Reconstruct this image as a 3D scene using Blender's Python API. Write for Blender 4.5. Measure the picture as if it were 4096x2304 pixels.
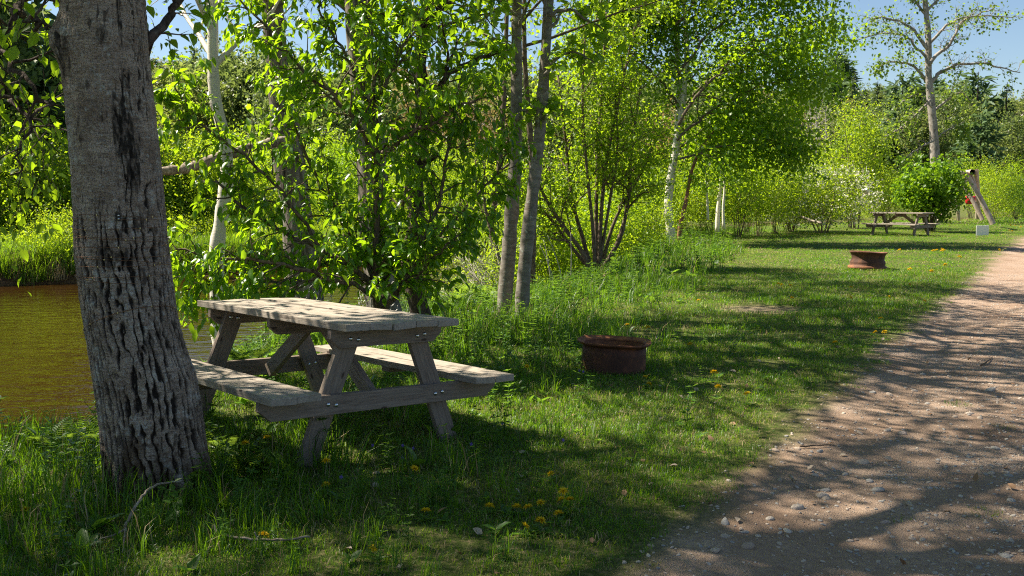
import bpy, bmesh, math, random
import numpy as np
from mathutils import Vector, Matrix

for o in list(bpy.data.objects):
    bpy.data.objects.remove(o)
SC = bpy.context.scene
COL = SC.collection
PI = math.pi

# ------------------------------------------------------------------ camera, sky, sun, exposure
CAM_H, PITCH, FPX = 1.42, 0.0932, 3982.0
cam = bpy.data.cameras.new('camera')
cam.lens = 35; cam.sensor_width = 36; cam.clip_start = 0.05; cam.clip_end = 2000
cam.dof.use_dof = True; cam.dof.focus_distance = 6.3; cam.dof.aperture_fstop = 11.0
camo = bpy.data.objects.new('camera', cam)
camo.location = (0, 0, CAM_H); camo.rotation_euler = (PI / 2 - PITCH, 0, 0)
COL.objects.link(camo); SC.camera = camo

SUN_EL = math.radians(53)
SUN_AZ = math.atan2(-0.93, 0.37)          # measured from +Y towards +X
SUN = np.array([math.sin(SUN_AZ) * math.cos(SUN_EL), math.cos(SUN_AZ) * math.cos(SUN_EL), math.sin(SUN_EL)])
W = bpy.data.worlds.new('World'); SC.world = W; W.use_nodes = True
nt = W.node_tree
sky = nt.nodes.new('ShaderNodeTexSky'); sky.sky_type = 'NISHITA'; sky.sun_disc = False
sky.sun_elevation = SUN_EL; sky.sun_rotation = SUN_AZ; sky.altitude = 100
sky.air_density = 1.0; sky.dust_density = 0.35; sky.ozone_density = 2.6
bg = nt.nodes['Background']; bg.inputs['Strength'].default_value = 0.05
nt.links.new(sky.outputs[0], bg.inputs[0])
sl = bpy.data.lights.new('sun', 'SUN'); sl.energy = 5.0; sl.angle = math.radians(0.53); sl.color = (1.0, 0.91, 0.76)
so = bpy.data.objects.new('sun', sl); COL.objects.link(so)
so.rotation_euler = Vector(-SUN).to_track_quat('-Z', 'Y').to_euler(); so.location = (-20, 8, 30)
SC.view_settings.view_transform = 'Standard'; SC.view_settings.look = 'None'
SC.view_settings.exposure = 1.45; SC.view_settings.gamma = 1.0; SC.view_settings.use_curve_mapping = False
SC.render.engine = 'CYCLES'
cy = SC.cycles
cy.max_bounces = 6; cy.diffuse_bounces = 3; cy.glossy_bounces = 2; cy.transmission_bounces = 4; cy.transparent_max_bounces = 4
cy.caustics_reflective = False; cy.caustics_refractive = False
cy.sample_clamp_indirect = 6.0
cy.use_denoising = False
cy.filter_width = 1.1
try:
    cy.denoiser = 'OPENIMAGEDENOISE'; cy.denoising_input_passes = 'RGB_ALBEDO_NORMAL'; cy.denoising_prefilter = 'ACCURATE'
except Exception:
    pass

# ------------------------------------------------------------------ helpers
CAMP = np.array([0, 0, CAM_H])
FWD = np.array([0, math.cos(PITCH), -math.sin(PITCH)]); UPV = np.array([0, math.sin(PITCH), math.cos(PITCH)]); RIGHT = np.array([1., 0, 0])
def at(sx, sy, d):
    """world point seen at photo pixel (sx, sy) at depth d metres"""
    return CAMP + d * (FWD + (sx - 2048) / FPX * RIGHT + (1152 - sy) / FPX * UPV)
def on_ground(sx, sy, z=0.0):
    v = at(sx, sy, 1.0) - CAMP
    return CAMP + v * ((z - CAM_H) / v[2])
def unit(v):
    v = np.asarray(v, float)
    return v / np.maximum(np.linalg.norm(v, axis=-1, keepdims=True), 1e-9)
def smooth01(a, b, x):
    t = np.clip((x - a) / (b - a), 0, 1); return t * t * (3 - 2 * t)

def _hash(ix, iy, iz, seed):
    h = (ix.astype(np.int64) * 374761393 + iy.astype(np.int64) * 668265263 + iz.astype(np.int64) * 2147483647 + seed * 1274126177) & 0xffffffff
    h = ((h ^ (h >> 13)) * 1274126177) & 0xffffffff
    h = ((h ^ (h >> 16)) * 2246822519) & 0xffffffff
    return ((h ^ (h >> 13)) & 0xffffff) / float(0xffffff)
def noise(x, y, z=0.0, seed=0):
    x = np.asarray(x, float); y = np.asarray(y, float) + 0 * x; z = np.asarray(z, float) + 0 * x
    fx, fy, fz = np.floor(x), np.floor(y), np.floor(z)
    tx, ty, tz = x - fx, y - fy, z - fz
    tx = tx * tx * (3 - 2 * tx); ty = ty * ty * (3 - 2 * ty); tz = tz * tz * (3 - 2 * tz)
    r = 0
    for i in (0, 1):
        for j in (0, 1):
            for k in (0, 1):
                w = (tx if i else 1 - tx) * (ty if j else 1 - ty) * (tz if k else 1 - tz)
                r = r + w * _hash(fx + i, fy + j, fz + k, seed)
    return r * 2 - 1
def fbm(x, y, z=0.0, seed=0, oct=4):
    r, a, f = 0, 0.5, 1.0
    for i in range(oct):
        r = r + a * noise(np.asarray(x) * f, np.asarray(y) * f, np.asarray(z) * f, seed + i * 17); a *= 0.5; f *= 2.03
    return r

def raw_mesh(name, V, F, mat=None, smooth=False, attrs=None):
    V = np.asarray(V, np.float32); F = np.asarray(F, np.int32)
    me = bpy.data.meshes.new(name)
    me.vertices.add(len(V)); me.vertices.foreach_set('co', V.ravel())
    n, k = F.shape
    me.loops.add(n * k); me.polygons.add(n)
    me.loops.foreach_set('vertex_index', F.ravel())
    me.polygons.foreach_set('loop_start', np.arange(0, n * k, k, dtype=np.int32))
    if smooth:
        me.polygons.foreach_set('use_smooth', np.ones(n, bool))
    me.update(calc_edges=True)
    if mat: me.materials.append(mat)
    for nm, (tp, arr) in (attrs or {}).items():
        a = me.attributes.new(nm, tp, 'POINT')
        a.data.foreach_set('value' if tp == 'FLOAT' else ('color' if tp == 'FLOAT_COLOR' else 'vector'), np.asarray(arr, np.float32).ravel())
    return me
def link(name, me, parent=None, loc=None, rot=None, scale=None):
    o = bpy.data.objects.new(name, me); COL.objects.link(o)
    if parent: o.parent = parent
    if loc is not None: o.location = [float(a) for a in loc]
    if rot is not None: o.rotation_euler = [float(a) for a in rot]
    if scale is not None: o.scale = (scale,) * 3 if np.isscalar(scale) else scale
    return o
def tag(o, label=None, cat=None, group=None, kind=None):
    if label: o['label'] = label
    if cat: o['category'] = cat
    if group: o['group'] = group
    if kind: o['kind'] = kind
    return o
def thing(name, label, cat, loc, rz=0, group=None):
    o = bpy.data.objects.new(name, None); o.empty_display_size = 0.1; COL.objects.link(o)
    o.location = [float(a) for a in loc]; o.rotation_euler = (0, 0, rz)
    return tag(o, label, cat, group)
def copy_tree(root, label=None, group=None):
    r = root.copy(); COL.objects.link(r)
    if label: r['label'] = label
    if group: r['group'] = group
    for ch in list(root.children):
        c = ch.copy(); COL.objects.link(c); c.parent = r
        for g in list(ch.children):
            d = g.copy(); COL.objects.link(d); d.parent = c
    return r

class Geo:
    """collects quads"""
    def __init__(s): s.V = []; s.F = []; s.n = 0
    def add(s, V, F):
        s.V.append(np.asarray(V, float)); s.F.append(np.asarray(F, np.int64) + s.n); s.n += len(V)
    def tube(s, P, R, sides=6, close=True):
        P = np.asarray(P, float); n = len(P); R = np.broadcast_to(np.asarray(R, float), (n,))
        T = np.gradient(P, axis=0); T = unit(T)
        m = np.abs(T.mean(0)); ref = np.zeros(3); ref[int(np.argmin(m))] = 1
        U = unit(np.cross(T, ref)); Vv = np.cross(T, U)
        a = np.arange(sides) * 2 * PI / sides
        ring = P[:, None] + R[:, None, None] * (np.cos(a)[None, :, None] * U[:, None] + np.sin(a)[None, :, None] * Vv[:, None])
        V = ring.reshape(-1, 3)
        i = np.arange(n - 1)[:, None] * sides; j = np.arange(sides)[None]; j2 = (j + 1) % sides
        F = np.stack([i + j, i + j2, i + sides + j2, i + sides + j], -1).reshape(-1, 4)
        if close:
            V = np.vstack([V, P[:1], P[-1:]]); c0 = n * sides; c1 = c0 + 1
            jj = np.arange(sides); k2 = (jj + 1) % sides
            if sides % 2 == 0:
                e = np.arange(0, sides, 2)
                F = np.vstack([F, np.stack([0 * e + c0, (e + 2) % sides, e + 1, e], -1),
                               np.stack([0 * e + c1, (n - 1) * sides + e, (n - 1) * sides + e + 1, (n - 1) * sides + (e + 2) % sides], -1)])
        s.add(V, F)
    def mesh(s, name, mat, smooth=True):
        return raw_mesh(name, np.vstack(s.V), np.vstack(s.F), mat, smooth)

def spline(pts, n):
    """Catmull-Rom through pts, n samples"""
    P = np.asarray(pts, float)
    if len(P) == 2: return P[0] + (P[1] - P[0]) * np.linspace(0, 1, n)[:, None]
    Q = np.vstack([2 * P[0] - P[1], P, 2 * P[-1] - P[-2]])
    t = np.linspace(0, len(P) - 1, n); i = np.minimum(t.astype(int), len(P) - 2); u = (t - i)[:, None]
    a, b, c, d = Q[i], Q[i + 1], Q[i + 2], Q[i + 3]
    return 0.5 * (2 * b + (c - a) * u + (2 * a - 5 * b + 4 * c - d) * u * u + (3 * b - a - 3 * c + d) * u ** 3)

# ------------------------------------------------------------------ materials
def new_mat(name):
    m = bpy.data.materials.new(name); m.use_nodes = True
    nt = m.node_tree; return m, nt, nt.nodes['Principled BSDF'], nt.nodes['Material Output']
def N(nt, typ, **kw):
    n = nt.nodes.new(typ)
    for k, v in kw.items():
        if k in n.inputs: n.inputs[k].default_value = v
        else: setattr(n, k, v)
    return n
def ramp(nt, src, stops):
    r = nt.nodes.new('ShaderNodeValToRGB'); e = r.color_ramp.elements
    while len(e) < len(stops): e.new(0.5)
    for el, (p, c) in zip(e, stops): el.position = p; el.color = (*c, 1)
    nt.links.new(src, r.inputs[0]); return r.outputs[0]
def mix(nt, fac, a, b, typ='MIX'):
    m = nt.nodes.new('ShaderNodeMix'); m.data_type = 'RGBA'; m.blend_type = typ
    for sock, v in ((m.inputs[0], fac), (m.inputs[6], a), (m.inputs[7], b)):
        if isinstance(v, bpy.types.NodeSocket): nt.links.new(v, sock)
        elif isinstance(v, (tuple, list)): sock.default_value = (*v, 1)
        else: sock.default_value = v
    return m.outputs[2]
def coords(nt, kind='Object', scale=(1, 1, 1), rand=False):
    tc = nt.nodes.new('ShaderNodeTexCoord'); mp = nt.nodes.new('ShaderNodeMapping')
    nt.links.new(tc.outputs[kind], mp.inputs[0]); mp.inputs['Scale'].default_value = scale
    if rand:
        oi = nt.nodes.new('ShaderNodeObjectInfo'); mu = N(nt, 'ShaderNodeMath', operation='MULTIPLY'); mu.inputs[1].default_value = 37.0
        nt.links.new(oi.outputs['Random'], mu.inputs[0]); nt.links.new(mu.outputs[0], mp.inputs['Location'])
    return mp.outputs[0]
def tex_noise(nt, vec, scale, detail=5, rough=0.55, dist=0.0):
    n = nt.nodes.new('ShaderNodeTexNoise'); n.inputs['Scale'].default_value = scale; n.inputs['Detail'].default_value = detail
    n.inputs['Roughness'].default_value = rough; n.inputs['Distortion'].default_value = dist
    if vec is not None: nt.links.new(vec, n.inputs['Vector'])
    return n.outputs['Fac']
def bump(nt, bs, h, strength=0.5, dist=0.01):
    b = N(nt, 'ShaderNodeBump', Strength=strength, Distance=dist); nt.links.new(h, b.inputs['Height']); nt.links.new(b.outputs[0], bs.inputs['Normal']); return b

def leaf_mat(name, dark, light, trans, tmix=0.5, rough=0.45, spec=0.35):
    m, nt, bs, out = new_mat(name)
    g = nt.nodes.new('ShaderNodeNewGeometry')
    r = g.outputs['Random Per Island']
    c = ramp(nt, r, [(0, dark), (0.55, tuple((a + b) / 2 for a, b in zip(dark, light))), (1, light)])
    t = mix(nt, r, tuple(x * 0.8 for x in trans), tuple(x * 1.15 for x in trans))
    nt.links.new(c, bs.inputs['Base Color']); bs.inputs['Roughness'].default_value = rough; bs.inputs['Specular IOR Level'].default_value = spec
    tr = nt.nodes.new('ShaderNodeBsdfTranslucent'); nt.links.new(t, tr.inputs[0])
    ms = nt.nodes.new('ShaderNodeMixShader'); ms.inputs[0].default_value = tmix
    nt.links.new(bs.outputs[0], ms.inputs[1]); nt.links.new(tr.outputs[0], ms.inputs[2]); nt.links.new(ms.outputs[0], out.inputs[0])
    return m

def bark_mat(name, c1, c2, c3, zs=0.25, scale=22, bstr=0.8, lichen=0.0):
    m, nt, bs, out = new_mat(name)
    v = coords(nt, 'Object', (1, 1, zs))
    n1 = tex_noise(nt, v, scale, 6, 0.6, 0.6)
    col = ramp(nt, n1, [(0.32, c1), (0.5, c2), (0.7, c3)])
    if lichen:
        n2 = tex_noise(nt, coords(nt, 'Object', (1, 1, 1)), 14, 5, 0.65)
        f = ramp(nt, n2, [(0.60, (0, 0, 0)), (0.68, (1, 1, 1))])
        mm = N(nt, 'ShaderNodeMath', operation='MULTIPLY'); mm.inputs[1].default_value = lichen; nt.links.new(f, mm.inputs[0])
        col = mix(nt, mm.outputs[0], col, (0.42, 0.44, 0.38))
    nt.links.new(col, bs.inputs['Base Color']); bs.inputs['Roughness'].default_value = 0.9; bs.inputs['Specular IOR Level'].default_value = 0.15
    bump(nt, bs, n1, bstr, 0.02)
    return m

def birch_mat(name, white=(0.74, 0.70, 0.62)):
    m, nt, bs, out = new_mat(name)
    v1 = coords(nt, 'Object', (1.2, 1.2, 9)); v2 = coords(nt, 'Object', (6, 6, 42)); v3 = coords(nt, 'Object', (1, 1, 1))
    n1 = tex_noise(nt, v1, 2.6, 4, 0.6, 0.4); n2 = tex_noise(nt, v2, 3.0, 3, 0.5); n3 = tex_noise(nt, v3, 3.5, 5, 0.6)
    base = mix(nt, n3, (0.62, 0.54, 0.42), white)
    f1 = ramp(nt, n1, [(0.63, (0, 0, 0)), (0.70, (1, 1, 1))]); f2 = ramp(nt, n2, [(0.64, (0, 0, 0)), (0.72, (1, 1, 1))])
    c = mix(nt, f2, base, (0.22, 0.17, 0.13)); c = mix(nt, f1, c, (0.05, 0.04, 0.035))
    nt.links.new(c, bs.inputs['Base Color']); bs.inputs['Roughness'].default_value = 0.7; bump(nt, bs, n1, 0.3, 0.01)
    return m

def wood_mat(name, tint=(1, 1, 1)):
    m, nt, bs, out = new_mat(name)
    v = coords(nt, 'Object', (1.2, 16, 16), rand=True)
    g = tex_noise(nt, v, 5.0, 8, 0.62, 0.9)
    v2 = coords(nt, 'Object', (0.9, 60, 60), rand=True); fine = tex_noise(nt, v2, 6.0, 4, 0.6, 0.2)
    v3 = coords(nt, 'Object', (1.6, 5, 5), rand=True); blot = tex_noise(nt, v3, 2.2, 4, 0.55)
    c = ramp(nt, g, [(0.28, (0.17 * tint[0], 0.135 * tint[1], 0.11 * tint[2])), (0.47, (0.31 * tint[0], 0.27 * tint[1], 0.23 * tint[2])), (0.72, (0.43 * tint[0], 0.385 * tint[1], 0.335 * tint[2]))])
    c = mix(nt, ramp(nt, fine, [(0.30, (1, 1, 1)), (0.42, (0, 0, 0))]), c, (0.13, 0.105, 0.09))
    c = mix(nt, ramp(nt, blot, [(0.48, (0, 0, 0)), (0.75, (0.6, 0.6, 0.6))]), c, (0.24, 0.20, 0.15))
    # knots
    vk = coords(nt, 'Object', (3.2, 8, 8), rand=True); vo = nt.nodes.new('ShaderNodeTexVoronoi'); vo.inputs['Scale'].default_value = 1.3; nt.links.new(vk, vo.inputs['Vector'])
    c = mix(nt, ramp(nt, vo.outputs['Distance'], [(0.06, (1, 1, 1)), (0.11, (0, 0, 0))]), c, (0.07, 0.05, 0.04))
    nt.links.new(c, bs.inputs['Base Color']); bs.inputs['Roughness'].default_value = 0.82; bs.inputs['Specular IOR Level'].default_value = 0.25
    ad = N(nt, 'ShaderNodeMath', operation='ADD'); nt.links.new(g, ad.inputs[0]); nt.links.new(fine, ad.inputs[1])
    bump(nt, bs, ad.outputs[0], 0.45, 0.004)
    return m

def rust_mat(name, base=(0.085, 0.034, 0.022), hi=(0.40, 0.14, 0.045)):
    m, nt, bs, out = new_mat(name)
    v = coords(nt, 'Object', (1, 1, 1)); n1 = tex_noise(nt, v, 7, 6, 0.65, 0.5); n2 = tex_noise(nt, v, 60, 4, 0.7)
    geo = nt.nodes.new('ShaderNodeAttribute'); geo.attribute_name = 'rust_lit'  # tints inner faces and flanges brighter orange, for rust and sunlight on it
    c = ramp(nt, n1, [(0.35, tuple(x * 0.6 for x in base)), (0.55, base), (0.75, tuple((x + y) / 2 for x, y in zip(base, hi)))])
    c2 = ramp(nt, n1, [(0.3, base), (0.6, hi), (0.8, (0.36, 0.15, 0.06))])
    c = mix(nt, geo.outputs['Fac'], c, c2)
    c = mix(nt, ramp(nt, n2, [(0.35, (0.5, 0.5, 0.5)), (0.6, (0, 0, 0))]), c, (0.03, 0.018, 0.014))
    nt.links.new(c, bs.inputs['Base Color']); bs.inputs['Roughness'].default_value = 0.72; bs.inputs['Specular IOR Level'].default_value = 0.3
    bump(nt, bs, n2, 0.4, 0.004); return m

def plain(name, col, rough=0.6, metal=0.0, spec=0.4):
    m, nt, bs, out = new_mat(name)
    n = tex_noise(nt, coords(nt), 30, 3)
    nt.links.new(mix(nt, n, tuple(c * 0.8 for c in col), tuple(min(1, c * 1.15) for c in col)), bs.inputs['Base Color'])
    bs.inputs['Roughness'].default_value = rough; bs.inputs['Metallic'].default_value = metal; bs.inputs['Specular IOR Level'].default_value = spec
    return m

M = {}
M['cherry'] = leaf_mat('cherry_leaf', (0.028, 0.09, 0.006), (0.07, 0.18, 0.014), (0.40, 0.64, 0.012), 0.5, 0.34, 0.5)
M['maple'] = leaf_mat('maple_leaf', (0.045, 0.13, 0.008), (0.09, 0.20, 0.016), (0.44, 0.66, 0.015), 0.5)
M['birch'] = leaf_mat('birch_leaf', (0.036, 0.10, 0.008), (0.09, 0.185, 0.014), (0.42, 0.64, 0.014), 0.5, 0.4)
M['alder'] = leaf_mat('alder_leaf', (0.065, 0.125, 0.007), (0.13, 0.22, 0.012), (0.46, 0.66, 0.015), 0.52)
M['poplar'] = leaf_mat('poplar_leaf', (0.045, 0.10, 0.012), (0.09, 0.16, 0.02), (0.30, 0.44, 0.03), 0.5)
M['shrub_yellow'] = leaf_mat('shrub_leaf_yellow', (0.10, 0.18, 0.008), (0.19, 0.29, 0.018), (0.50, 0.66, 0.02), 0.5)
M['shrub_green'] = leaf_mat('shrub_leaf_green', (0.055, 0.13, 0.006), (0.12, 0.23, 0.014), (0.30, 0.50, 0.015), 0.42)
M['wood_light'] = leaf_mat('far_leaf_light', (0.11, 0.155, 0.035), (0.19, 0.24, 0.055), (0.33, 0.40, 0.08), 0.45)  # light and mid greens dulled to stand in for distance haze
M['wood_mid'] = leaf_mat('far_leaf_mid', (0.065, 0.11, 0.030), (0.125, 0.175, 0.045), (0.25, 0.33, 0.07), 0.43)
M['wood_olive'] = leaf_mat('far_leaf_olive', (0.17, 0.14, 0.045), (0.27, 0.20, 0.07), (0.36, 0.27, 0.09), 0.38)
M['wood_bare'] = leaf_mat('far_twig_bare', (0.16, 0.14, 0.10), (0.26, 0.22, 0.15), (0.10, 0.09, 0.05), 0.15)
M['conifer'] = leaf_mat('conifer_needles', (0.045, 0.075, 0.032), (0.095, 0.14, 0.058), (0.13, 0.20, 0.06), 0.32, 0.6)  # needles lightened in colour in place of haze over the hill
M['pine'] = leaf_mat('pine_needles', (0.05, 0.10, 0.04), (0.11, 0.18, 0.07), (0.16, 0.25, 0.08), 0.32, 0.6)  # pine lightened the same way, haze put into its colour
M['blossom'] = leaf_mat('blossom', (0.60, 0.58, 0.42), (0.80, 0.78, 0.62), (0.5, 0.5, 0.35), 0.3, 0.6)
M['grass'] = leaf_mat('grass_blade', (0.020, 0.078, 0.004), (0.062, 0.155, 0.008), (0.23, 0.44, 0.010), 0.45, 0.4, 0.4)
M['grass_yellow'] = leaf_mat('grass_blade_light', (0.05, 0.115, 0.007), (0.13, 0.215, 0.018), (0.32, 0.46, 0.02), 0.45, 0.45, 0.35)  # paler, yellower blades mixed at random through the lawn
M['straw'] = leaf_mat('dry_grass', (0.26, 0.19, 0.09), (0.46, 0.36, 0.20), (0.3, 0.24, 0.12), 0.25, 0.7, 0.2)
M['weed'] = leaf_mat('weed_leaf', (0.03, 0.085, 0.012), (0.075, 0.17, 0.022), (0.24, 0.42, 0.03), 0.42, 0.4)
M['fern'] = leaf_mat('fern_leaf', (0.05, 0.12, 0.014), (0.11, 0.21, 0.03), (0.32, 0.48, 0.04), 0.45)
M['petal'] = leaf_mat('dandelion_petal', (0.85, 0.55, 0.008), (0.92, 0.70, 0.02), (0.6, 0.45, 0.02), 0.2, 0.6)
M['violet'] = leaf_mat('violet_petal', (0.10, 0.06, 0.32), (0.18, 0.11, 0.45), (0.15, 0.1, 0.4), 0.25, 0.6)
M['bark_grey'] = bark_mat('bark_grey', (0.035, 0.028, 0.022), (0.16, 0.135, 0.11), (0.30, 0.27, 0.235), 0.14, 16, 1.0, 0.5)
M['bark_dark'] = bark_mat('bark_dark', (0.02, 0.015, 0.012), (0.07, 0.05, 0.04), (0.15, 0.115, 0.095), 0.5, 24, 1.0, 0.15)
M['bark_maple'] = bark_mat('bark_maple', (0.13, 0.11, 0.085), (0.20, 0.175, 0.145), (0.29, 0.26, 0.225), 2.2, 9, 0.25, 0.75)
M['bark_shrub'] = bark_mat('bark_shrub', (0.05, 0.035, 0.025), (0.12, 0.09, 0.065), (0.20, 0.155, 0.115), 0.5, 30, 0.4, 0.2)
M['bark_twig'] = bark_mat('bark_twig', (0.12, 0.08, 0.055), (0.24, 0.18, 0.13), (0.36, 0.30, 0.23), 0.5, 20, 0.3)
M['bark_red'] = bark_mat('bark_red', (0.12, 0.05, 0.03), (0.24, 0.11, 0.07), (0.34, 0.19, 0.13), 2.0, 14, 0.3)
M['bark_pale'] = bark_mat('bark_pale', (0.20, 0.175, 0.14), (0.36, 0.33, 0.28), (0.50, 0.46, 0.40), 0.6, 14, 0.5)
M['birch_bark'] = birch_mat('birch_bark')
M['log'] = bark_mat('weathered_log', (0.30, 0.22, 0.17), (0.46, 0.37, 0.30), (0.60, 0.52, 0.45), 0.2, 16, 0.4)
M['deadwood'] = bark_mat('dead_wood', (0.10, 0.075, 0.055), (0.25, 0.205, 0.165), (0.42, 0.36, 0.30), 0.5, 24, 0.6, 0.4)
M['plank'] = wood_mat('weathered_plank', (1.02, 1.0, 0.96))
M['beam'] = wood_mat('weathered_beam', (0.68, 0.61, 0.565))
M['rust_lit'] = rust_mat('rusted_steel')
M['rust_lit2'] = rust_mat('rusted_steel_flaked', (0.075, 0.034, 0.024), (0.30, 0.12, 0.05))
M['bolt'] = plain('galvanised_steel', (0.62, 0.64, 0.66), 0.28, 1.0)
M['copper'] = plain('copper_wire', (0.22, 0.10, 0.045), 0.5, 0.4)
M['wire'] = plain('galvanised_wire', (0.42, 0.42, 0.40), 0.45, 0.6)
M['black'] = plain('black_plastic', (0.02, 0.02, 0.02), 0.5)
M['white_paint'] = plain('white_board', (0.80, 0.80, 0.78), 0.5)
M['red_plastic'] = plain('red_plastic', (0.55, 0.02, 0.03), 0.4)
M['chain'] = plain('chain_steel', (0.35, 0.35, 0.35), 0.4, 0.8)
M['stem'] = plain('plant_stem', (0.13, 0.20, 0.05), 0.6)

# ------------------------------------------------------------------ terrain functions
NEAR = np.array([(-90, -22), (-12, 1.6), (-6, 4.2), (-3.6, 5.6), (-3.0, 6.8), (-2.95, 8.6), (-2.85, 10.2), (-2.2, 11.8), (-0.7, 13.6), (1.1, 17.5), (2.8, 24), (4.0, 31), (6.5, 38), (11, 46), (20, 55), (45, 70), (150, 98), (400, 150)], float)
FAR = np.array([(-130, 6), (-25, 18.5), (-11, 24), (-6, 30), (-2.4, 38), (4, 46), (12, 55), (24, 66), (55, 84), (160, 116), (400, 185)], float)
PATH_L = np.array([(-2.6, -4), (-0.6, 1.2), (0.54, 3.74), (1.02, 4.56), (1.45, 5.4), (2.18, 6.71), (3.01, 8.28), (4.78, 11.5), (6.76, 14.8), (10.8, 22.3), (16.6, 32.5), (26, 46), (48, 70)], float)
def sdist(x, y, L):
    """signed distance to a polyline; positive on its right-hand side"""
    x = np.asarray(x, float); y = np.asarray(y, float)
    best = np.full(x.shape, 1e9); sg = np.ones(x.shape)
    for a, b in zip(L[:-1], L[1:]):
        d = b - a; t = np.clip(((x - a[0]) * d[0] + (y - a[1]) * d[1]) / (d @ d), 0, 1)
        px, py = a[0] + t * d[0], a[1] + t * d[1]
        q = (x - px) ** 2 + (y - py) ** 2
        cr = d[0] * (y - a[1]) - d[1] * (x - a[0])
        m = q < best; best = np.where(m, q, best); sg = np.where(m, np.where(cr < 0, 1., -1.), sg)
    return sg * np.sqrt(best)
WATER_Z = -0.72
PATH_W = 3.7
def path_s(x, y):
    """distance inside the path from its ragged left edge (positive: on the path)"""
    s = sdist(x, y, PATH_L)
    w = 0.16 * fbm(x * 1.7, y * 1.7, 0, 3, 3) + 0.10 * fbm(x * 6, y * 6, 0, 5, 2)
    return np.minimum(s, PATH_W - s) + w
def height(x, y):
    x = np.asarray(x, float); y = np.asarray(y, float)
    sn = sdist(x, y, NEAR) + 0.25 * fbm(x * 0.9, y * 0.9, 0, 11, 3); sf = -sdist(x, y, FAR) + 0.5 * fbm(x * 0.4, y * 0.4, 0, 12, 3)
    z = -1.5 + 1.5 * smooth01(-1.3, 0.85, sn) + 0.012 * fbm(x * 1.3, y * 1.3, 0, 21, 3) * smooth01(0, 1, sn)
    rise = 1.25 * smooth01(-0.7, 0.6, sf) + 0.03 * np.clip(sf, 0, 60) + 19 * smooth01(50, 210, sf) + 1.2 * fbm(x * 0.03, y * 0.03, 0, 31, 3) * smooth01(20, 90, sf)
    z = z + np.where(sf > -2, rise, 0)
    ps = path_s(x, y)
    z = z - 0.035 * smooth01(-0.1, 0.5, ps) + smooth01(0.1, 0.5, ps) * (0.022 * fbm(x * 1.9, y * 1.9, 0, 41, 2))
    dp = ((x - 3.15) / 0.75) ** 2 + ((y - 12.45) / 0.6) ** 2
    return z - 0.03 * np.exp(-dp)
def hz(x, y): return float(height(np.array([x]), np.array([y]))[0])
def G(x, y, dz=0.0): return (x, y, hz(x, y) + dz)

# ------------------------------------------------------------------ ground, path, river
def axis(lo, hi, c0, c1, step, grow):
    a = list(np.arange(c0, c1 + 1e-6, step)); s = step
    while a[-1] < hi: s *= grow; a.append(a[-1] + s)
    s = step
    while a[0] > lo: s *= grow; a.insert(0, a[0] - s)
    return np.array(a)
gx = axis(-330, 420, -4.5, 5.2, 0.085, 1.05); gy = axis(-40, 520, 3.0, 10.0, 0.085, 1.028)
GXX, GYY = np.meshgrid(gx, gy)
jit = np.random.default_rng(3)
sp = np.minimum(np.gradient(gx)[None, :], np.gradient(gy)[:, None])
X = (GXX + jit.uniform(-.28, .28, GXX.shape) * sp).ravel(); Y = (GYY + jit.uniform(-.28, .28, GXX.shape) * sp).ravel()
Z = height(X, Y)
nx, ny = len(gx), len(gy)
i, j = np.meshgrid(np.arange(nx - 1), np.arange(ny - 1)); a = (j * nx + i).ravel()
Fq = np.stack([a, a + 1, a + 1 + nx, a + nx], -1)
ps = path_s(X, Y)
snear = sdist(X, Y, NEAR); sfar = -sdist(X, Y, FAR)
dirt = smooth01(-0.16, 0.12, ps)
dirt = np.maximum(dirt, np.exp(-(((X - 3.15) / 0.62) ** 2 + ((Y - 12.45) / 0.42) ** 2) ** 2) * 0.6)
dirt = np.maximum(dirt, 0.6 * smooth01(0.25, 0.6, fbm(X * 0.7, Y * 0.7, 0, 77, 4)) * (np.hypot(X - 3.5, Y - 33) < 3))
mud = smooth01(0.5, -0.2, snear) * smooth01(1.2, 0.5, sfar)
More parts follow.
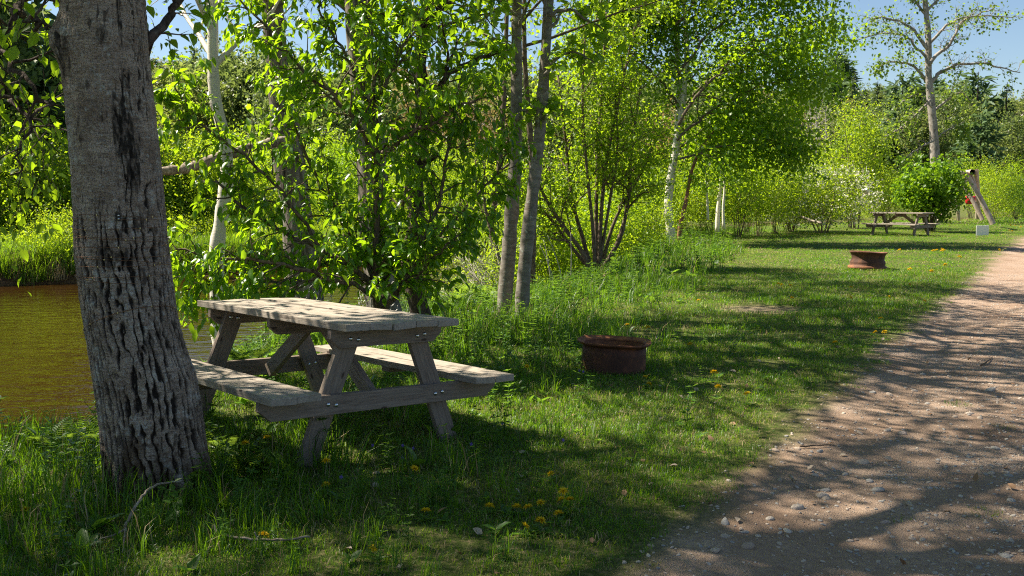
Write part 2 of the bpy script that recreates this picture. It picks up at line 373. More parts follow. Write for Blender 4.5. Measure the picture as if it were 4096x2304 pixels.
def ground_mat():
    m, nt, bs, out = new_mat('ground_soil')
    at_ = nt.nodes.new('ShaderNodeAttribute'); at_.attribute_name = 'dirt'
    v = coords(nt, 'Object'); n1 = tex_noise(nt, v, 1.4, 5); n2 = tex_noise(nt, v, 26, 5, 0.65); n3 = tex_noise(nt, v, 140, 3, 0.7)
    thatch = ramp(nt, n2, [(0.30, (0.035, 0.055, 0.012)), (0.5, (0.075, 0.10, 0.022)), (0.72, (0.27, 0.21, 0.11))])
    soil = ramp(nt, n1, [(0.3, (0.225, 0.15, 0.105)), (0.5, (0.335, 0.24, 0.175)), (0.72, (0.44, 0.335, 0.26))])
    soil = mix(nt, ramp(nt, n2, [(0.35, (0.5, 0.5, 0.5)), (0.6, (0, 0, 0))]), soil, (0.20, 0.13, 0.09))
    vo = nt.nodes.new('ShaderNodeTexVoronoi'); vo.inputs['Scale'].default_value = 75; nt.links.new(v, vo.inputs['Vector'])
    peb = ramp(nt, vo.outputs['Distance'], [(0.22, (1, 1, 1)), (0.34, (0, 0, 0))])
    pm = nt.nodes.new('ShaderNodeMath'); pm.operation = 'MULTIPLY'; nt.links.new(peb, pm.inputs[0]); nt.links.new(ramp(nt, n1, [(0.45, (0, 0, 0)), (0.6, (0.8, 0.8, 0.8))]), pm.inputs[1])
    pc = mix(nt, vo.outputs['Color'], (0.30, 0.25, 0.22), (0.46, 0.40, 0.35))
    soil = mix(nt, pm.outputs[0], soil, pc)
    am = nt.nodes.new('ShaderNodeAttribute'); am.attribute_name = 'mud'
    nt.links.new(mix(nt, am.outputs['Fac'], mix(nt, at_.outputs['Fac'], thatch, soil), ramp(nt, n2, [(0.3, (0.05, 0.028, 0.016)), (0.55, (0.13, 0.075, 0.042)), (0.75, (0.25, 0.17, 0.10))])), bs.inputs['Base Color'])
    bs.inputs['Roughness'].default_value = 0.95; bs.inputs['Specular IOR Level'].default_value = 0.1
    ad = N(nt, 'ShaderNodeMath', operation='ADD'); nt.links.new(n2, ad.inputs[0]); nt.links.new(n3, ad.inputs[1])
    ad2 = N(nt, 'ShaderNodeMath', operation='ADD'); nt.links.new(ad.outputs[0], ad2.inputs[0]); nt.links.new(pm.outputs[0], ad2.inputs[1])
    bump(nt, bs, ad2.outputs[0], 0.9, 0.012)
    return m
M['ground'] = ground_mat()
fps = ps[Fq].mean(1); onpath = (fps > 0) & (Y[Fq[:, 0]] < 75)
def sub_sheet(name, sel):
    f = Fq[sel]; u, inv = np.unique(f, return_inverse=True)
    return raw_mesh(name, np.stack([X[u], Y[u], Z[u]], -1), inv.reshape(f.shape), M['ground'], True, {'dirt': ('FLOAT', dirt[u]), 'mud': ('FLOAT', mud[u])})
lawn = tag(link('ground', sub_sheet('ground', ~onpath)), 'grassy river bank lawn and the wooded slope beyond', kind='structure')
path = tag(link('gravel_path', sub_sheet('gravel_path', onpath)), 'brown dirt and gravel path along the right side', kind='structure')

def water_mat():
    m, nt, bs, out = new_mat('river_water')
    v = coords(nt, 'Object', (1, 2.2, 1)); n1 = tex_noise(nt, v, 1.6, 4, 0.55, 0.4); n2 = tex_noise(nt, v, 7, 3, 0.5, 0.3)
    c = mix(nt, tex_noise(nt, coords(nt), 0.25, 3), (0.030, 0.012, 0.002), (0.026, 0.015, 0.003))
    nt.links.new(c, bs.inputs['Base Color']); bs.inputs['Roughness'].default_value = 0.06; bs.inputs['Specular IOR Level'].default_value = 0.5; bs.inputs['IOR'].default_value = 1.33
    ad = N(nt, 'ShaderNodeMath', operation='MULTIPLY_ADD'); ad.inputs[1].default_value = 0.14; nt.links.new(n2, ad.inputs[0]); nt.links.new(n1, ad.inputs[2])
    bump(nt, bs, ad.outputs[0], 0.35, 0.07)
    return m
M['water'] = water_mat()
wx = np.linspace(-330, 420, 40); wy = np.linspace(-40, 430, 40); A, B = np.meshgrid(wx, wy)
i, j = np.meshgrid(np.arange(39), np.arange(39)); a = (j * 40 + i).ravel()
tag(link('river_water', raw_mesh('river_water', np.stack([A.ravel(), B.ravel(), 0 * A.ravel() + WATER_Z], -1), np.stack([a, a + 1, a + 41, a + 40], -1), M['water'])), 'brown green river behind the bank trees', kind='structure')
# ------------------------------------------------------------------ foliage builders
LEAF8 = (np.array([(0, 0, 0), (.38, 0, -.05), (.74, 0, -.08), (1, 0, -.2), (.30, -.5, .05), (.68, -.36, .0), (.30, .5, .05), (.68, .36, .0)]),
         np.array([(0, 1, 4), (1, 5, 4), (1, 2, 5), (2, 3, 5), (0, 6, 1), (1, 6, 7), (1, 7, 2), (2, 7, 3)]))
LEAF4 = (np.array([(0, 0, 0), (.42, -.5, .06), (1, 0, -.12), (.42, .5, .06)]), np.array([(0, 1, 2), (0, 2, 3)]))
_m = [(0, 0), (.10, .34), (.02, .62), (.34, .42), (.42, .60), (.56, .26), (1, 0)]
MAPLE = (np.array([(a, b, -.06 * a * a + .05 * abs(b)) for a, b in _m] + [(a, -b, -.06 * a * a + .05 * abs(b)) for a, b in _m[1:-1]]),
         np.array([(0, 2, 1), (0, 3, 2), (0, 5, 3), (3, 5, 4), (0, 6, 5), (0, 7, 8), (0, 8, 9), (0, 9, 11), (9, 10, 11), (0, 11, 6)]))
def leaf_arrays(P, D, Nn, L, Wd, tpl):
    D = unit(D); S = unit(np.cross(Nn, D)); Nn = np.cross(D, S)
    tv, tf = tpl; n = len(P); k = len(tv)
    L = np.broadcast_to(np.asarray(L, float), (n,)); Wd = np.broadcast_to(np.asarray(Wd, float), (n,))
    V = P[:, None] + tv[None, :, 0:1] * (L[:, None, None] * D[:, None]) + tv[None, :, 1:2] * (Wd[:, None, None] * S[:, None]) + tv[None, :, 2:3] * (L[:, None, None] * Nn[:, None])
    F = tf[None] + (np.arange(n) * k)[:, None, None]
    return V.reshape(-1, 3), F.reshape(-1, 3)
def rand_unit(rng, n): return unit(rng.normal(size=(n, 3)))
def leaf_mesh(name, P, D, Nn, L, Wd, tpl, mat):
    V, F = leaf_arrays(P, D, Nn, L, Wd, tpl); return raw_mesh(name, V, F, mat)

def branch(rng, p, d, L, r, lvl, P, out):
    n = P['seg'][lvl]; pts = [p]; w = P['wob'][lvl]; tr = P['trop'][lvl]; rnd = rng.normal(0, 1, (n, 3))
    dl = []
    for k in range(n):
        d = d + rnd[k] * w; d[2] += tr; d = d / math.sqrt(d[0] * d[0] + d[1] * d[1] + d[2] * d[2])
        p = p + d * (L / n); pts.append(p); dl.append(d)
    pts = np.array(pts); rad = r * (1 - 0.8 * np.linspace(0, 1, n + 1)); out.append((pts, rad, lvl))
    if lvl < P['max']: spawn(rng, pts, rad, L, lvl, P, out)
def spawn(rng, pts, rad, L, lvl, P, out, lo=None, count=None):
    nc = P['n'][lvl] if count is None else count; lo = P['lo'][lvl] if lo is None else lo; n = len(pts) - 1
    az = rng.uniform(0, 2 * PI)
    for k in range(nc):
        t = lo + (1 - lo) * (k + rng.uniform(0.1, 0.9)) / nc; f = t * n; i = min(int(f), n - 1)
        p = pts[i] + (pts[i + 1] - pts[i]) * (f - i); tg = unit(pts[i + 1] - pts[i])
        az += 2.4 + rng.normal(0, 0.4); ref = np.array([0, 0, 1.]) if abs(tg[2]) < 0.9 else np.array([1., 0, 0])
        u = unit(np.cross(tg, ref)); v = np.cross(tg, u); ang = P['ang'][lvl] * rng.uniform(0.75, 1.25)
        d = tg * math.cos(ang) + (u * math.cos(az) + v * math.sin(az)) * math.sin(ang)
        ll = L * P['ratio'][lvl] * rng.uniform(0.7, 1.2) * (1 - P['taper'][lvl] * t)
        rr = max(min(rad[i] * 0.6, 0.02 * ll + 0.0015), P.get('rmin', 0.0015))
        branch(rng, p, d, ll, rr, lvl + 1, P, out)
PAR = dict(max=2, n=[7, 6, 0], lo=[0.3, 0.2, 0], ang=[0.85, 0.8, 0], ratio=[0.55, 0.5, 0], taper=[0.4, 0.3, 0], seg=[6, 5, 4], wob=[0.12, 0.16, 0.2], trop=[0.04, 0.02, -0.02])
def par(**k): d = dict(PAR); d.update(k); return d
def twig_leaves(rng, out, lvls, per, tpl, size, width, droop=0.5, tmin=0.1, keep=1.0, jitter=0.03, flat=0.6):
    """leaf frames on the polylines of the given levels: positions, directions, normals, lengths, widths"""
    P, D = [], []
    for pts, rad, lvl in out:
        if lvl not in lvls: continue
        m = rng.poisson(per) if keep >= 1 else (rng.poisson(per) if rng.random() < keep else 0)
        if m == 0: continue
        n = len(pts) - 1; t = rng.uniform(tmin, 1.0, m) * n; i = np.minimum(t.astype(int), n - 1)
        seg = pts[i + 1] - pts[i]
        P.append(pts[i] + seg * (t - i)[:, None]); D.append(unit(seg))
    if not P: return None
    P = np.vstack(P); D = np.vstack(D); n = len(P)
    P = P + rng.normal(0, jitter, (n, 3))
    D = unit(D * 0.5 + rand_unit(rng, n) * 0.8 + np.array([0, 0, -droop]))
    Nn = unit(rand_unit(rng, n) * flat + np.array([0, 0, 1.0]))
    L = size * rng.uniform(0.45, 1.25, n)
    return P, D, Nn, L, L * width
def wood_geo(out, lvls, sides):
    g = Geo()
    for pts, rad, lvl in out:
        if lvl in lvls: g.tube(pts, rad, sides.get(lvl, 4), close=lvl == 0)
    return g

def build_tree(name, label, base, trunks, par_, leafmat, barkmat, leaf, seed, limbs=(), spawn_lo=0.25, spawn_n=14, spawn_len=1.6, extra=None, trunk_sides=14, group=None, cat='tree',
               per=6, keep=1.0, crown_part='crown', limb_n=6, limbmat=None, droop=0.5, jit=0.03):
    """trunks/limbs: [(world points, r0, r1)], limbs also carry side shoots. leaf=(template, size, width)"""
    rng = np.random.default_rng(seed); base = np.array(base, float)
    root = thing(name, label, cat, base, 0, group)
    allw = []
    for pts, r0, r1 in trunks:
        n = max(10, 3 * len(pts)); P = spline(np.array(pts) - base, n); t = np.linspace(0, 1, n); rad = r0 + (r1 - r0) * t
        rad = rad * (1 + 0.06 * rng.normal(size=n)); 
        g = Geo(); g.tube(P, rad, trunk_sides); link('trunk', g.mesh('trunk', barkmat), root)
        if spawn_n: spawn(rng, P, rad, spawn_len, 0, par_, allw, lo=spawn_lo, count=spawn_n)
    for pts, r0, r1 in limbs:
        n = max(8, 4 * len(pts)); P = spline(np.array(pts) - base, n); rad = np.linspace(r0, r1, n)
        P[1:-1] += rng.normal(0, 0.018 * np.linalg.norm(P[-1] - P[0]), (n - 2, 3)) * 0.5
        g = Geo(); g.tube(P, rad, 8); link('limb', g.mesh('limb', limbmat or barkmat), root)
        spawn(rng, P, rad, np.linalg.norm(P[-1] - P[0]) * 0.8, 0, par_, allw, lo=0.15, count=limb_n)
        allw.append((P, rad, -1))
    if allw:
        g = wood_geo(allw, (1, 2, 3), {1: 6, 2: 4, 3: 4})
        if g.n: tag(link('branches', g.mesh('branches', limbmat or barkmat), root), kind='stuff')
        fr = twig_leaves(rng, allw, (par_['max'], par_['max'] - 1), per, leaf[0], leaf[1], leaf[2], keep=keep, droop=droop, jitter=jit)
        if extra: fr = extra(fr)
        if fr is not None:
            tag(link(crown_part, leaf_mesh(crown_part, *fr, leaf[0], leafmat), root), kind='stuff')
    return root

def scatter(name, P, rot, scl, idx, protos, mat_label=None, cat=None, parent=None):
    """one object of stuff: geometry-node copies of small prototype meshes on given points"""
    c = bpy.data.collections.new(name + '_kinds')
    for k, me in enumerate(protos):
        o = bpy.data.objects.new('%s_kind_%02d' % (name, k), me); c.objects.link(o)
    n = len(P); me = bpy.data.meshes.new(name); me.vertices.add(n); me.vertices.foreach_set('co', np.asarray(P, np.float32).ravel())
    a = me.attributes.new('rot', 'FLOAT_VECTOR', 'POINT'); a.data.foreach_set('vector', np.asarray(rot, np.float32).ravel())
    s3 = np.asarray(scl, np.float32); s3 = np.repeat(s3[:, None], 3, 1) if s3.ndim == 1 else s3
    a = me.attributes.new('scl', 'FLOAT_VECTOR', 'POINT'); a.data.foreach_set('vector', s3.ravel())
    a = me.attributes.new('idx', 'INT', 'POINT'); a.data.foreach_set('value', np.asarray(idx, np.int32))
    ng = bpy.data.node_groups.new(name + '_nodes', 'GeometryNodeTree')
    ng.interface.new_socket('Geometry', in_out='INPUT', socket_type='NodeSocketGeometry'); ng.interface.new_socket('Geometry', in_out='OUTPUT', socket_type='NodeSocketGeometry')
    gi = ng.nodes.new('NodeGroupInput'); go = ng.nodes.new('NodeGroupOutput')
    ci = ng.nodes.new('GeometryNodeCollectionInfo'); ci.inputs['Collection'].default_value = c; ci.inputs['Separate Children'].default_value = True; ci.inputs['Reset Children'].default_value = True
    ip = ng.nodes.new('GeometryNodeInstanceOnPoints'); ip.inputs['Pick Instance'].default_value = True
    def attr(nm, tp):
        x = ng.nodes.new('GeometryNodeInputNamedAttribute'); x.data_type = tp; x.inputs['Name'].default_value = nm
        return [s for s in x.outputs if s.enabled and s.name == 'Attribute'][0]
    ng.links.new(gi.outputs[0], ip.inputs['Points']); ng.links.new(ci.outputs[0], ip.inputs['Instance'])
    ng.links.new(attr('idx', 'INT'), ip.inputs['Instance Index']); ng.links.new(attr('rot', 'FLOAT_VECTOR'), ip.inputs['Rotation']); ng.links.new(attr('scl', 'FLOAT_VECTOR'), ip.inputs['Scale'])
    ng.links.new(ip.outputs[0], go.inputs[0])
    o = link(name, me, parent); md = o.modifiers.new('scatter', 'NODES'); md.node_group = ng
    return tag(o, mat_label, cat, kind='stuff')

# ------------------------------------------------------------------ the big leaning tree in front of the bench
BT_D = 4.9
bt = [(1990, 655, 470), (1900, 640, 446), (1800, 626, 432), (1666, 607, 432), (1500, 580, 424), (1400, 552, 398), (1256, 521, 383), (1000, 490, 380), (700, 471, 364), (500, 449, 362), (200, 420, 356), (0, 415, 338), (-300, 402, 322), (-800, 385, 290), (-1600, 372, 240), (-2800, 380, 170), (-4500, 420, 100), (-6500, 470, 40)]
BT_P = np.array([at(c, y, BT_D) for y, c, w in bt]); BT_R = np.array([w / 2 / FPX * BT_D * .925 for y, c, w in bt])
bt_s = np.concatenate([[0], np.cumsum(np.linalg.norm(np.diff(BT_P, axis=0), axis=1))])
def bt_center(z):
    return np.array([np.interp(z, BT_P[:, 2], BT_P[:, 0]), np.interp(z, BT_P[:, 2], BT_P[:, 1]), z])
def bark_field(th, z):
    """relief (m) and darkness of the furrowed bark at angle th, height z"""
    cx, sx = np.cos(th), np.sin(th)
    rough = smooth01(1.6, 0.95, z + 0.25 * noise(cx * 2, sx * 2, z * 1.2, 5))
    warp = 0.13 * noise(cx * 3, sx * 3, z * 2.4, 7) + 0.075 * noise(cx * 9, sx * 9, z * 14, 8) + 0.04 * noise(cx * 20, sx * 20, z * 40, 18)
    u = th * 36 / (2 * PI) + warp * 5
    cell = np.floor(u); fr = np.abs((u - cell) - 0.5) * 2          # 1 at the furrow line
    br = noise(cell * 7.13, z * 2.3, 0, 9) + 0.5 * noise(cell * 3.1, z * 7.1, 0, 10)
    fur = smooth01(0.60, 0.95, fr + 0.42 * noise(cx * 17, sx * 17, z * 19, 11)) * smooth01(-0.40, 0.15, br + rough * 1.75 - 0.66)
    plates = noise(cx * 22, sx * 22, z * 26, 13) * 0.5 + noise(cx * 46, sx * 46, z * 60, 14) * 0.5
    ringl = noise(cx * 4, sx * 4, z * 85, 15)
    rel = -0.022 * fur * (0.35 + 0.65 * rough) + 0.0065 * plates + 0.0016 * ringl * (1 - rough)
    return rel, fur, plates
def bt_surface(th, z):
    c = np.stack([np.interp(z, BT_P[:, 2], BT_P[:, 0]), np.interp(z, BT_P[:, 2], BT_P[:, 1]), z], -1)
    r = np.interp(z, BT_P[:, 2], BT_R)
    r = r * (1 + 0.035 * noise(np.cos(th) * 1.3, np.sin(th) * 1.3, z * 0.9, 2))
    flare = smooth01(0.45, -0.05, z); r = r + flare * 0.02 * np.clip(np.cos(th * 5 + 0.8), -0.3, 1)
    # burl on the left side and the scarred knots
    for (bz, bth, br, bh) in ((2.17, 3.75, 0.13, 0.045), (2.22, 4.95, 0.10, 0.018)):
        dth = (th - bth + PI) % (2 * PI) - PI
        r = r + bh * np.exp(-((dth * 0.24 / br) ** 2 + ((z - bz) / br) ** 2) * 1.4) * (1 + 0.25 * noise(th * 20, z * 30, 0, 4))
    rel, fur, pl = bark_field(th, z)
    return c + (r + rel)[..., None] * np.stack([np.cos(th), np.sin(th), 0 * th], -1), fur, pl
def bark_big():
    m, nt, bs, out = new_mat('poplar_bark')
    A = lambda n: (lambda x: (setattr(x, 'attribute_name', n), x.outputs['Fac'])[1])(nt.nodes.new('ShaderNodeAttribute'))
    fur, scar, moss = A('furrow'), A('scar'), A('moss')
    v = coords(nt, 'Object', (1, 1, 1)); vz = coords(nt, 'Object', (1, 1, 5))
    n1 = tex_noise(nt, v, 9, 6, 0.62); n2 = tex_noise(nt, v, 55, 5, 0.65); n3 = tex_noise(nt, vz, 16, 5, 0.6, 0.3)
    c = ramp(nt, n1, [(0.3, (0.23, 0.165, 0.12)), (0.5, (0.39, 0.30, 0.235)), (0.72, (0.56, 0.46, 0.375))])
    c = mix(nt, ramp(nt, n3, [(0.36, (0.55, 0.55, 0.55)), (0.5, (0, 0, 0))]), c, (0.10, 0.08, 0.068))
    n4 = tex_noise(nt, v, 170, 3, 0.7); c = mix(nt, ramp(nt, n4, [(0.40, (0.85, 0.85, 0.85)), (0.50, (0, 0, 0))]), c, (0.10, 0.07, 0.05))
    c = mix(nt, ramp(nt, n2, [(0.56, (0, 0, 0)), (0.68, (0.75, 0.75, 0.75))]), c, (0.50, 0.49, 0.45))
    lf = N(nt, 'ShaderNodeMath', operation='MULTIPLY'); nt.links.new(ramp(nt, tex_noise(nt, v, 6, 4, 0.7), [(0.55, (0, 0, 0)), (0.66, (1, 1, 1))]), lf.inputs[0]); nt.links.new(ramp(nt, n2, [(0.42, (0, 0, 0)), (0.56, (0.75, 0.75, 0.75))]), lf.inputs[1])
    c = mix(nt, lf.outputs[0], c, (0.55, 0.54, 0.49))
    c = mix(nt, ramp(nt, tex_noise(nt, coords(nt, 'Object', (1, 1, 0.35)), 26, 3, 0.5, 0.4), [(0.62, (0, 0, 0)), (0.68, (0.8, 0.8, 0.8))]), c, (0.06, 0.045, 0.036))
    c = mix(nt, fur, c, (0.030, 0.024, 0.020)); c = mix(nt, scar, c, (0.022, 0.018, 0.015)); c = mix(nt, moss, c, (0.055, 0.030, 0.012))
    nt.links.new(c, bs.inputs['Base Color']); bs.inputs['Roughness'].default_value = 0.92; bs.inputs['Specular IOR Level'].default_value = 0.15
    ad = N(nt, 'ShaderNodeMath', operation='ADD'); nt.links.new(n2, ad.inputs[0]); nt.links.new(n3, ad.inputs[1])
    bump(nt, bs, ad.outputs[0], 1.0, 0.016); return m
M['bark_big'] = bark_big()
bt_base = np.array(G(BT_P[0][0], BT_P[0][1]))
big = thing('poplar_tree', 'thick grey furrowed poplar leaning left in front of the near bench', 'tree', bt_base)
nth, nz = 420, 560
zz = np.concatenate([np.linspace(BT_P[0][2], 2.55, nz), np.linspace(2.6, BT_P[-1][2], 60)])
TH, ZZ = np.meshgrid(np.arange(nth) * 2 * PI / nth, zz)
Sf, fur, pl = bt_surface(TH, ZZ)
def scar_at(z0, th0, sz, sth, seed):
    dth = (TH - th0 + PI) % (2 * PI) - PI
    q = ((ZZ - z0) / sz) ** 2 + (dth / sth) ** 2
    return smooth01(1.15, 0.75, np.sqrt(q) + 1.3 * fbm(np.cos(TH) * 9, np.sin(TH) * 9, ZZ * 6, seed, 5))
scar = np.maximum.reduce([scar_at(1.72, 5.40, 0.19, 0.26, 3), scar_at(1.52, 5.5, 0.10, 0.16, 5), 0.9 * scar_at(1.12, 4.85, 0.06, 0.36, 6), 0.9 * scar_at(2.12, 3.95, 0.09, 0.26, 9),
                          0.8 * scar_at(2.17, 5.0, 0.06, 0.2, 12), scar_at(2.45, 5.45, 0.28, 0.07, 16), 0.8 * scar_at(0.72, 5.35, 0.05, 0.10, 14)])
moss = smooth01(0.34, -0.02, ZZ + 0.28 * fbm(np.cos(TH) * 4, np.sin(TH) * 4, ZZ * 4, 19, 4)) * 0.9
V = (Sf - bt_base).reshape(-1, 3); nr = len(zz)
i = np.arange(nr - 1)[:, None] * nth; j = np.arange(nth)[None]; j2 = (j + 1) % nth
F = np.stack([i + j, i + j2, i + nth + j2, i + nth + j], -1).reshape(-1, 4)
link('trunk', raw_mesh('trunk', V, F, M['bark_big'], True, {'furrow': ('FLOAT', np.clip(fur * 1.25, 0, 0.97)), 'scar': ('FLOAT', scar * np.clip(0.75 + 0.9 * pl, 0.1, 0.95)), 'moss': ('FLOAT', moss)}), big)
def high_crown(root, base, axis_pts, rads, seed, zlo, nlimb, Llo, Lhi, leafmat, barkmat, lsize, per, keep, par_, az_bias=None):
    """limbs, branches and leaves high on a trunk (above the picture: they shade the lawn)"""
    rng = np.random.default_rng(seed); allw = []; az = rng.uniform(0, 6)
    ztop = axis_pts[-1][2]
    for k in range(nlimb):
        z = zlo + (ztop - zlo) * (k + rng.uniform(0, .8)) / nlimb
        p = np.array([np.interp(z, axis_pts[:, 2], axis_pts[:, 0]), np.interp(z, axis_pts[:, 2], axis_pts[:, 1]), z]) - base
        r = float(np.interp(z, axis_pts[:, 2], rads)); az += 2.4 + rng.normal(0, .3)
        el = rng.uniform(0.25, 0.75); L = Llo + (Lhi - Llo) * (1 - 0.7 * (z - zlo) / (ztop - zlo)); L *= rng.uniform(.8, 1.2)
        branch(rng, p, np.array([math.cos(az) * math.cos(el), math.sin(az) * math.cos(el), math.sin(el)]), L, min(r * .6, .02 * L + .01), 0, par_, allw)
    for pts, rad, lvl in allw:
        if lvl == 0:
            g = Geo(); g.tube(pts, rad, 8); link('limb', g.mesh('limb', barkmat), root)
    tag(link('branches', wood_geo(allw, (1, 2), {1: 6, 2: 4}).mesh('branches', barkmat), root), kind='stuff')
    fr = twig_leaves(rng, allw, (1, 2), per, LEAF4, lsize, 0.8, keep=keep, jitter=0.15)
    tag(link('crown', leaf_mesh('crown', *fr, LEAF4, leafmat), root), kind='stuff')
HP = par(n=[6, 6, 0], seg=[7, 5, 4], ratio=[0.5, 0.5, 0], trop=[0.02, 0.02, -0.03])
high_crown(big, bt_base, BT_P, BT_R, 5, 4.2, 19, 6.2, 6.2, M['poplar'], M['bark_grey'], 0.10, 20, 0.9, HP)
# side limb that leaves the trunk at the top edge of the picture
g = Geo(); lp = spline([at(575, 190, 4.95), at(615, 140, 5.0), at(680, 70, 5.1), at(722, -10, 5.15), at(770, -160, 5.2)], 14) - bt_base
lp += np.random.default_rng(1).normal(0, .006, lp.shape); g.tube(lp, np.linspace(.028, .014, 14), 8)
g.tube(spline([lp[4], at(600, 205, 5.05) - bt_base + (0, 0, .0), at(596, 240, 5.06) - bt_base], 5), np.linspace(.008, .003, 5), 6)
link('limb', g.mesh('limb', M['bark_dark']), big)
rg = np.random.default_rng(8); ow = [(lp, np.linspace(.03, .01, 14), 0)]; spawn(rg, lp, np.linspace(.03, .012, 14), .55, 0, par(n=[10, 4, 0]), ow, lo=.1, count=9)
tag(link('twigs', wood_geo(ow, (1, 2), {1: 4, 2: 4}).mesh('twigs', M['bark_dark']), big), kind='stuff')
tag(link('leaf_sprays', leaf_mesh('leaf_sprays', *twig_leaves(rg, ow, (1, 2), 2.4, LEAF8, .07, .6), LEAF8, M['cherry']), big), kind='stuff')
# wire lights wound round the trunk
wl = thing('wire_light_string', 'thin copper wire of tiny lights wound round the thick leaning trunk', 'lights', bt_base + (0, 0, 0.6))
t = np.linspace(0, 1, 1100); thw = t * 2 * PI * 10.2 + 4.0; zw = 1.33 - 0.32 * t + 0.012 * np.sin(thw * 0.7) + 0.006 * noise(thw * 1.3, 0 * thw, 0, 4)
zw2 = np.linspace(0, 1, 130); thw2 = zw2 * 2 * PI * 1.05 + 3.0; hw2 = 0.80 + 0.10 * np.sin(thw2 - 4.0) * 0.9
def wire_pts(th, z):
    s, f_, _ = bt_surface(th, z); c = np.stack([np.interp(z, BT_P[:, 2], BT_P[:, 0]), np.interp(z, BT_P[:, 2], BT_P[:, 1]), z], -1)
    rr = np.linalg.norm((s - c)[:, :2], axis=1); rr = np.maximum.reduce([np.roll(rr, k) for k in range(-6, 7)]) + 0.003
    return c + rr[:, None] * np.stack([np.cos(th), np.sin(th), 0 * th], -1)
wo = np.array(wl.location)
wp = wire_pts(thw, zw) - wo; g = Geo(); g.tube(wp, 0.0009, 4); link('wire', g.mesh('wire', M['copper']), wl)
wp2 = wire_pts(thw2, hw2) - wo; g = Geo(); g.tube(wp2, 0.0015, 4); link('wire', g.mesh('wire', M['copper']), wl)
bulb = Geo(); bulb.tube(np.array([(0, 0, -.004), (0, 0, 0), (0, 0, .004)]), [.0015, .0026, .0015], 6); bulbm = bulb.mesh('bulb', plain('warm_bulb', (0.8, 0.62, 0.25), .3))
for k in range(10, 1100, 21): link('bulb', bulbm, wl, wp[k])
for k in range(8, 130, 14): link('bulb', bulbm, wl, wp2[k])

def box_mesh(name, sx, sy, sz, mat, bev=0.003, jitter=0.0, seed=0, taper_ends=0.0):
    bm = bmesh.new(); bmesh.ops.create_cube(bm, size=1)
    for v in bm.verts: v.co = Vector((v.co.x * sx, v.co.y * sy, v.co.z * sz))
    if bev: bmesh.ops.bevel(bm, geom=list(bm.edges), offset=bev, segments=2, affect='EDGES', profile=0.6)
    me = bpy.data.meshes.new(name); bm.to_mesh(me); bm.free(); me.materials.append(mat); return me
q, _, _ = bt_surface(np.array([5.06]), np.array([1.315])); q = q[0]
rb = thing('terminal_block', 'small black connector with two round screws on the thick trunk', 'connector', q + (0, -.006, 0), 5.06 - 1.5 * PI)
link('body', box_mesh('body', .016, .012, .034, M['black'], .002), rb)
g = Geo(); g.tube(np.array([(0, 0, 0), (0, -.003, 0)]), [.0045, .004], 8); sm_ = g.mesh('screw', M['bolt'])
for dz in (-.008, .008): link('screw', sm_, rb, (0, -.006, dz))

# ------------------------------------------------------------------ trees along the bank (left to right)
T = lambda L, d: [at(x, y, d if len(r) == 0 else r[0]) for (x, y, *r) in L]
def R(w, d): return w / 2 / FPX * d
# white birch
build_tree('birch_tree', 'white birch trunk just right of the thick leaning poplar', G(*at(885, 1400, 9.5)[:2]),
           [(T([(884, 1450), (878, 1330), (868, 1150), (868, 1000), (880, 900), (903, 760), (905, 640), (890, 520), (862, 400), (852, 250), (852, 0), (850, -300), (840, -900), (850, -1700), (870, -2400)], 9.5), R(66, 9.5), R(30, 9.5))],
           HP, M['birch'], M['birch_bark'], (LEAF4, .06, .75), 21, spawn_lo=.62, spawn_n=18, spawn_len=6, per=10, keep=.8, trunk_sides=16, jit=.12)
# two old trunks and the dark cherry
old1 = build_tree('poplar_tree', 'old pale cracked trunk with chicken wire behind the table', G(*at(1235, 1330, 11)[:2]),
           [(T([(1245, 1420), (1225, 1250), (1205, 1000), (1180, 800), (1150, 600), (1120, 350), (1095, 100), (1075, -200), (1060, -900), (1080, -2000), (1100, -3000)], 11), R(150, 11), R(50, 11))],
           HP, M['poplar'], M['bark_grey'], (LEAF4, .085, .8), 22, spawn_lo=.6, spawn_n=22, spawn_len=8.5, per=20, keep=.9, trunk_sides=20, jit=.15)
g = Geo(); lp = spline([at(1150, 560, 10.9), at(1000, 588, 10.6), at(860, 640, 10.2), at(760, 672, 10.0), at(645, 688, 9.8)], 20) - np.array(old1.location)
lp += np.random.default_rng(3).normal(0, .012, lp.shape); g.tube(lp, np.linspace(.055, .045, 20) * (1 + .12 * np.random.default_rng(4).normal(size=20)), 9)
tag(link('broken_limb', g.mesh('broken_limb', M['deadwood']), old1), 'dead broken limb reaching left behind the birch')
old2 = build_tree('poplar_tree', 'old deeply furrowed dark trunk just left of the black cherry', G(*at(1530, 1300, 9.8)[:2]),
           [(T([(1545, 1360), (1530, 1200), (1515, 1000), (1500, 800), (1480, 600), (1455, 350), (1430, 100), (1415, -200), (1400, -900), (1420, -2000), (1440, -3200)], 9.8), R(165, 9.8), R(50, 9.8))],
           HP, M['poplar'], M['bark_grey'], (LEAF4, .085, .8), 23, spawn_lo=.6, spawn_n=22, spawn_len=11, per=22, keep=.9, trunk_sides=20, jit=.15)
CH = par(n=[6, 4, 0], ratio=[.5, .5, 0], trop=[.0, -.03, -.06], ang=[.9, .8, 0])
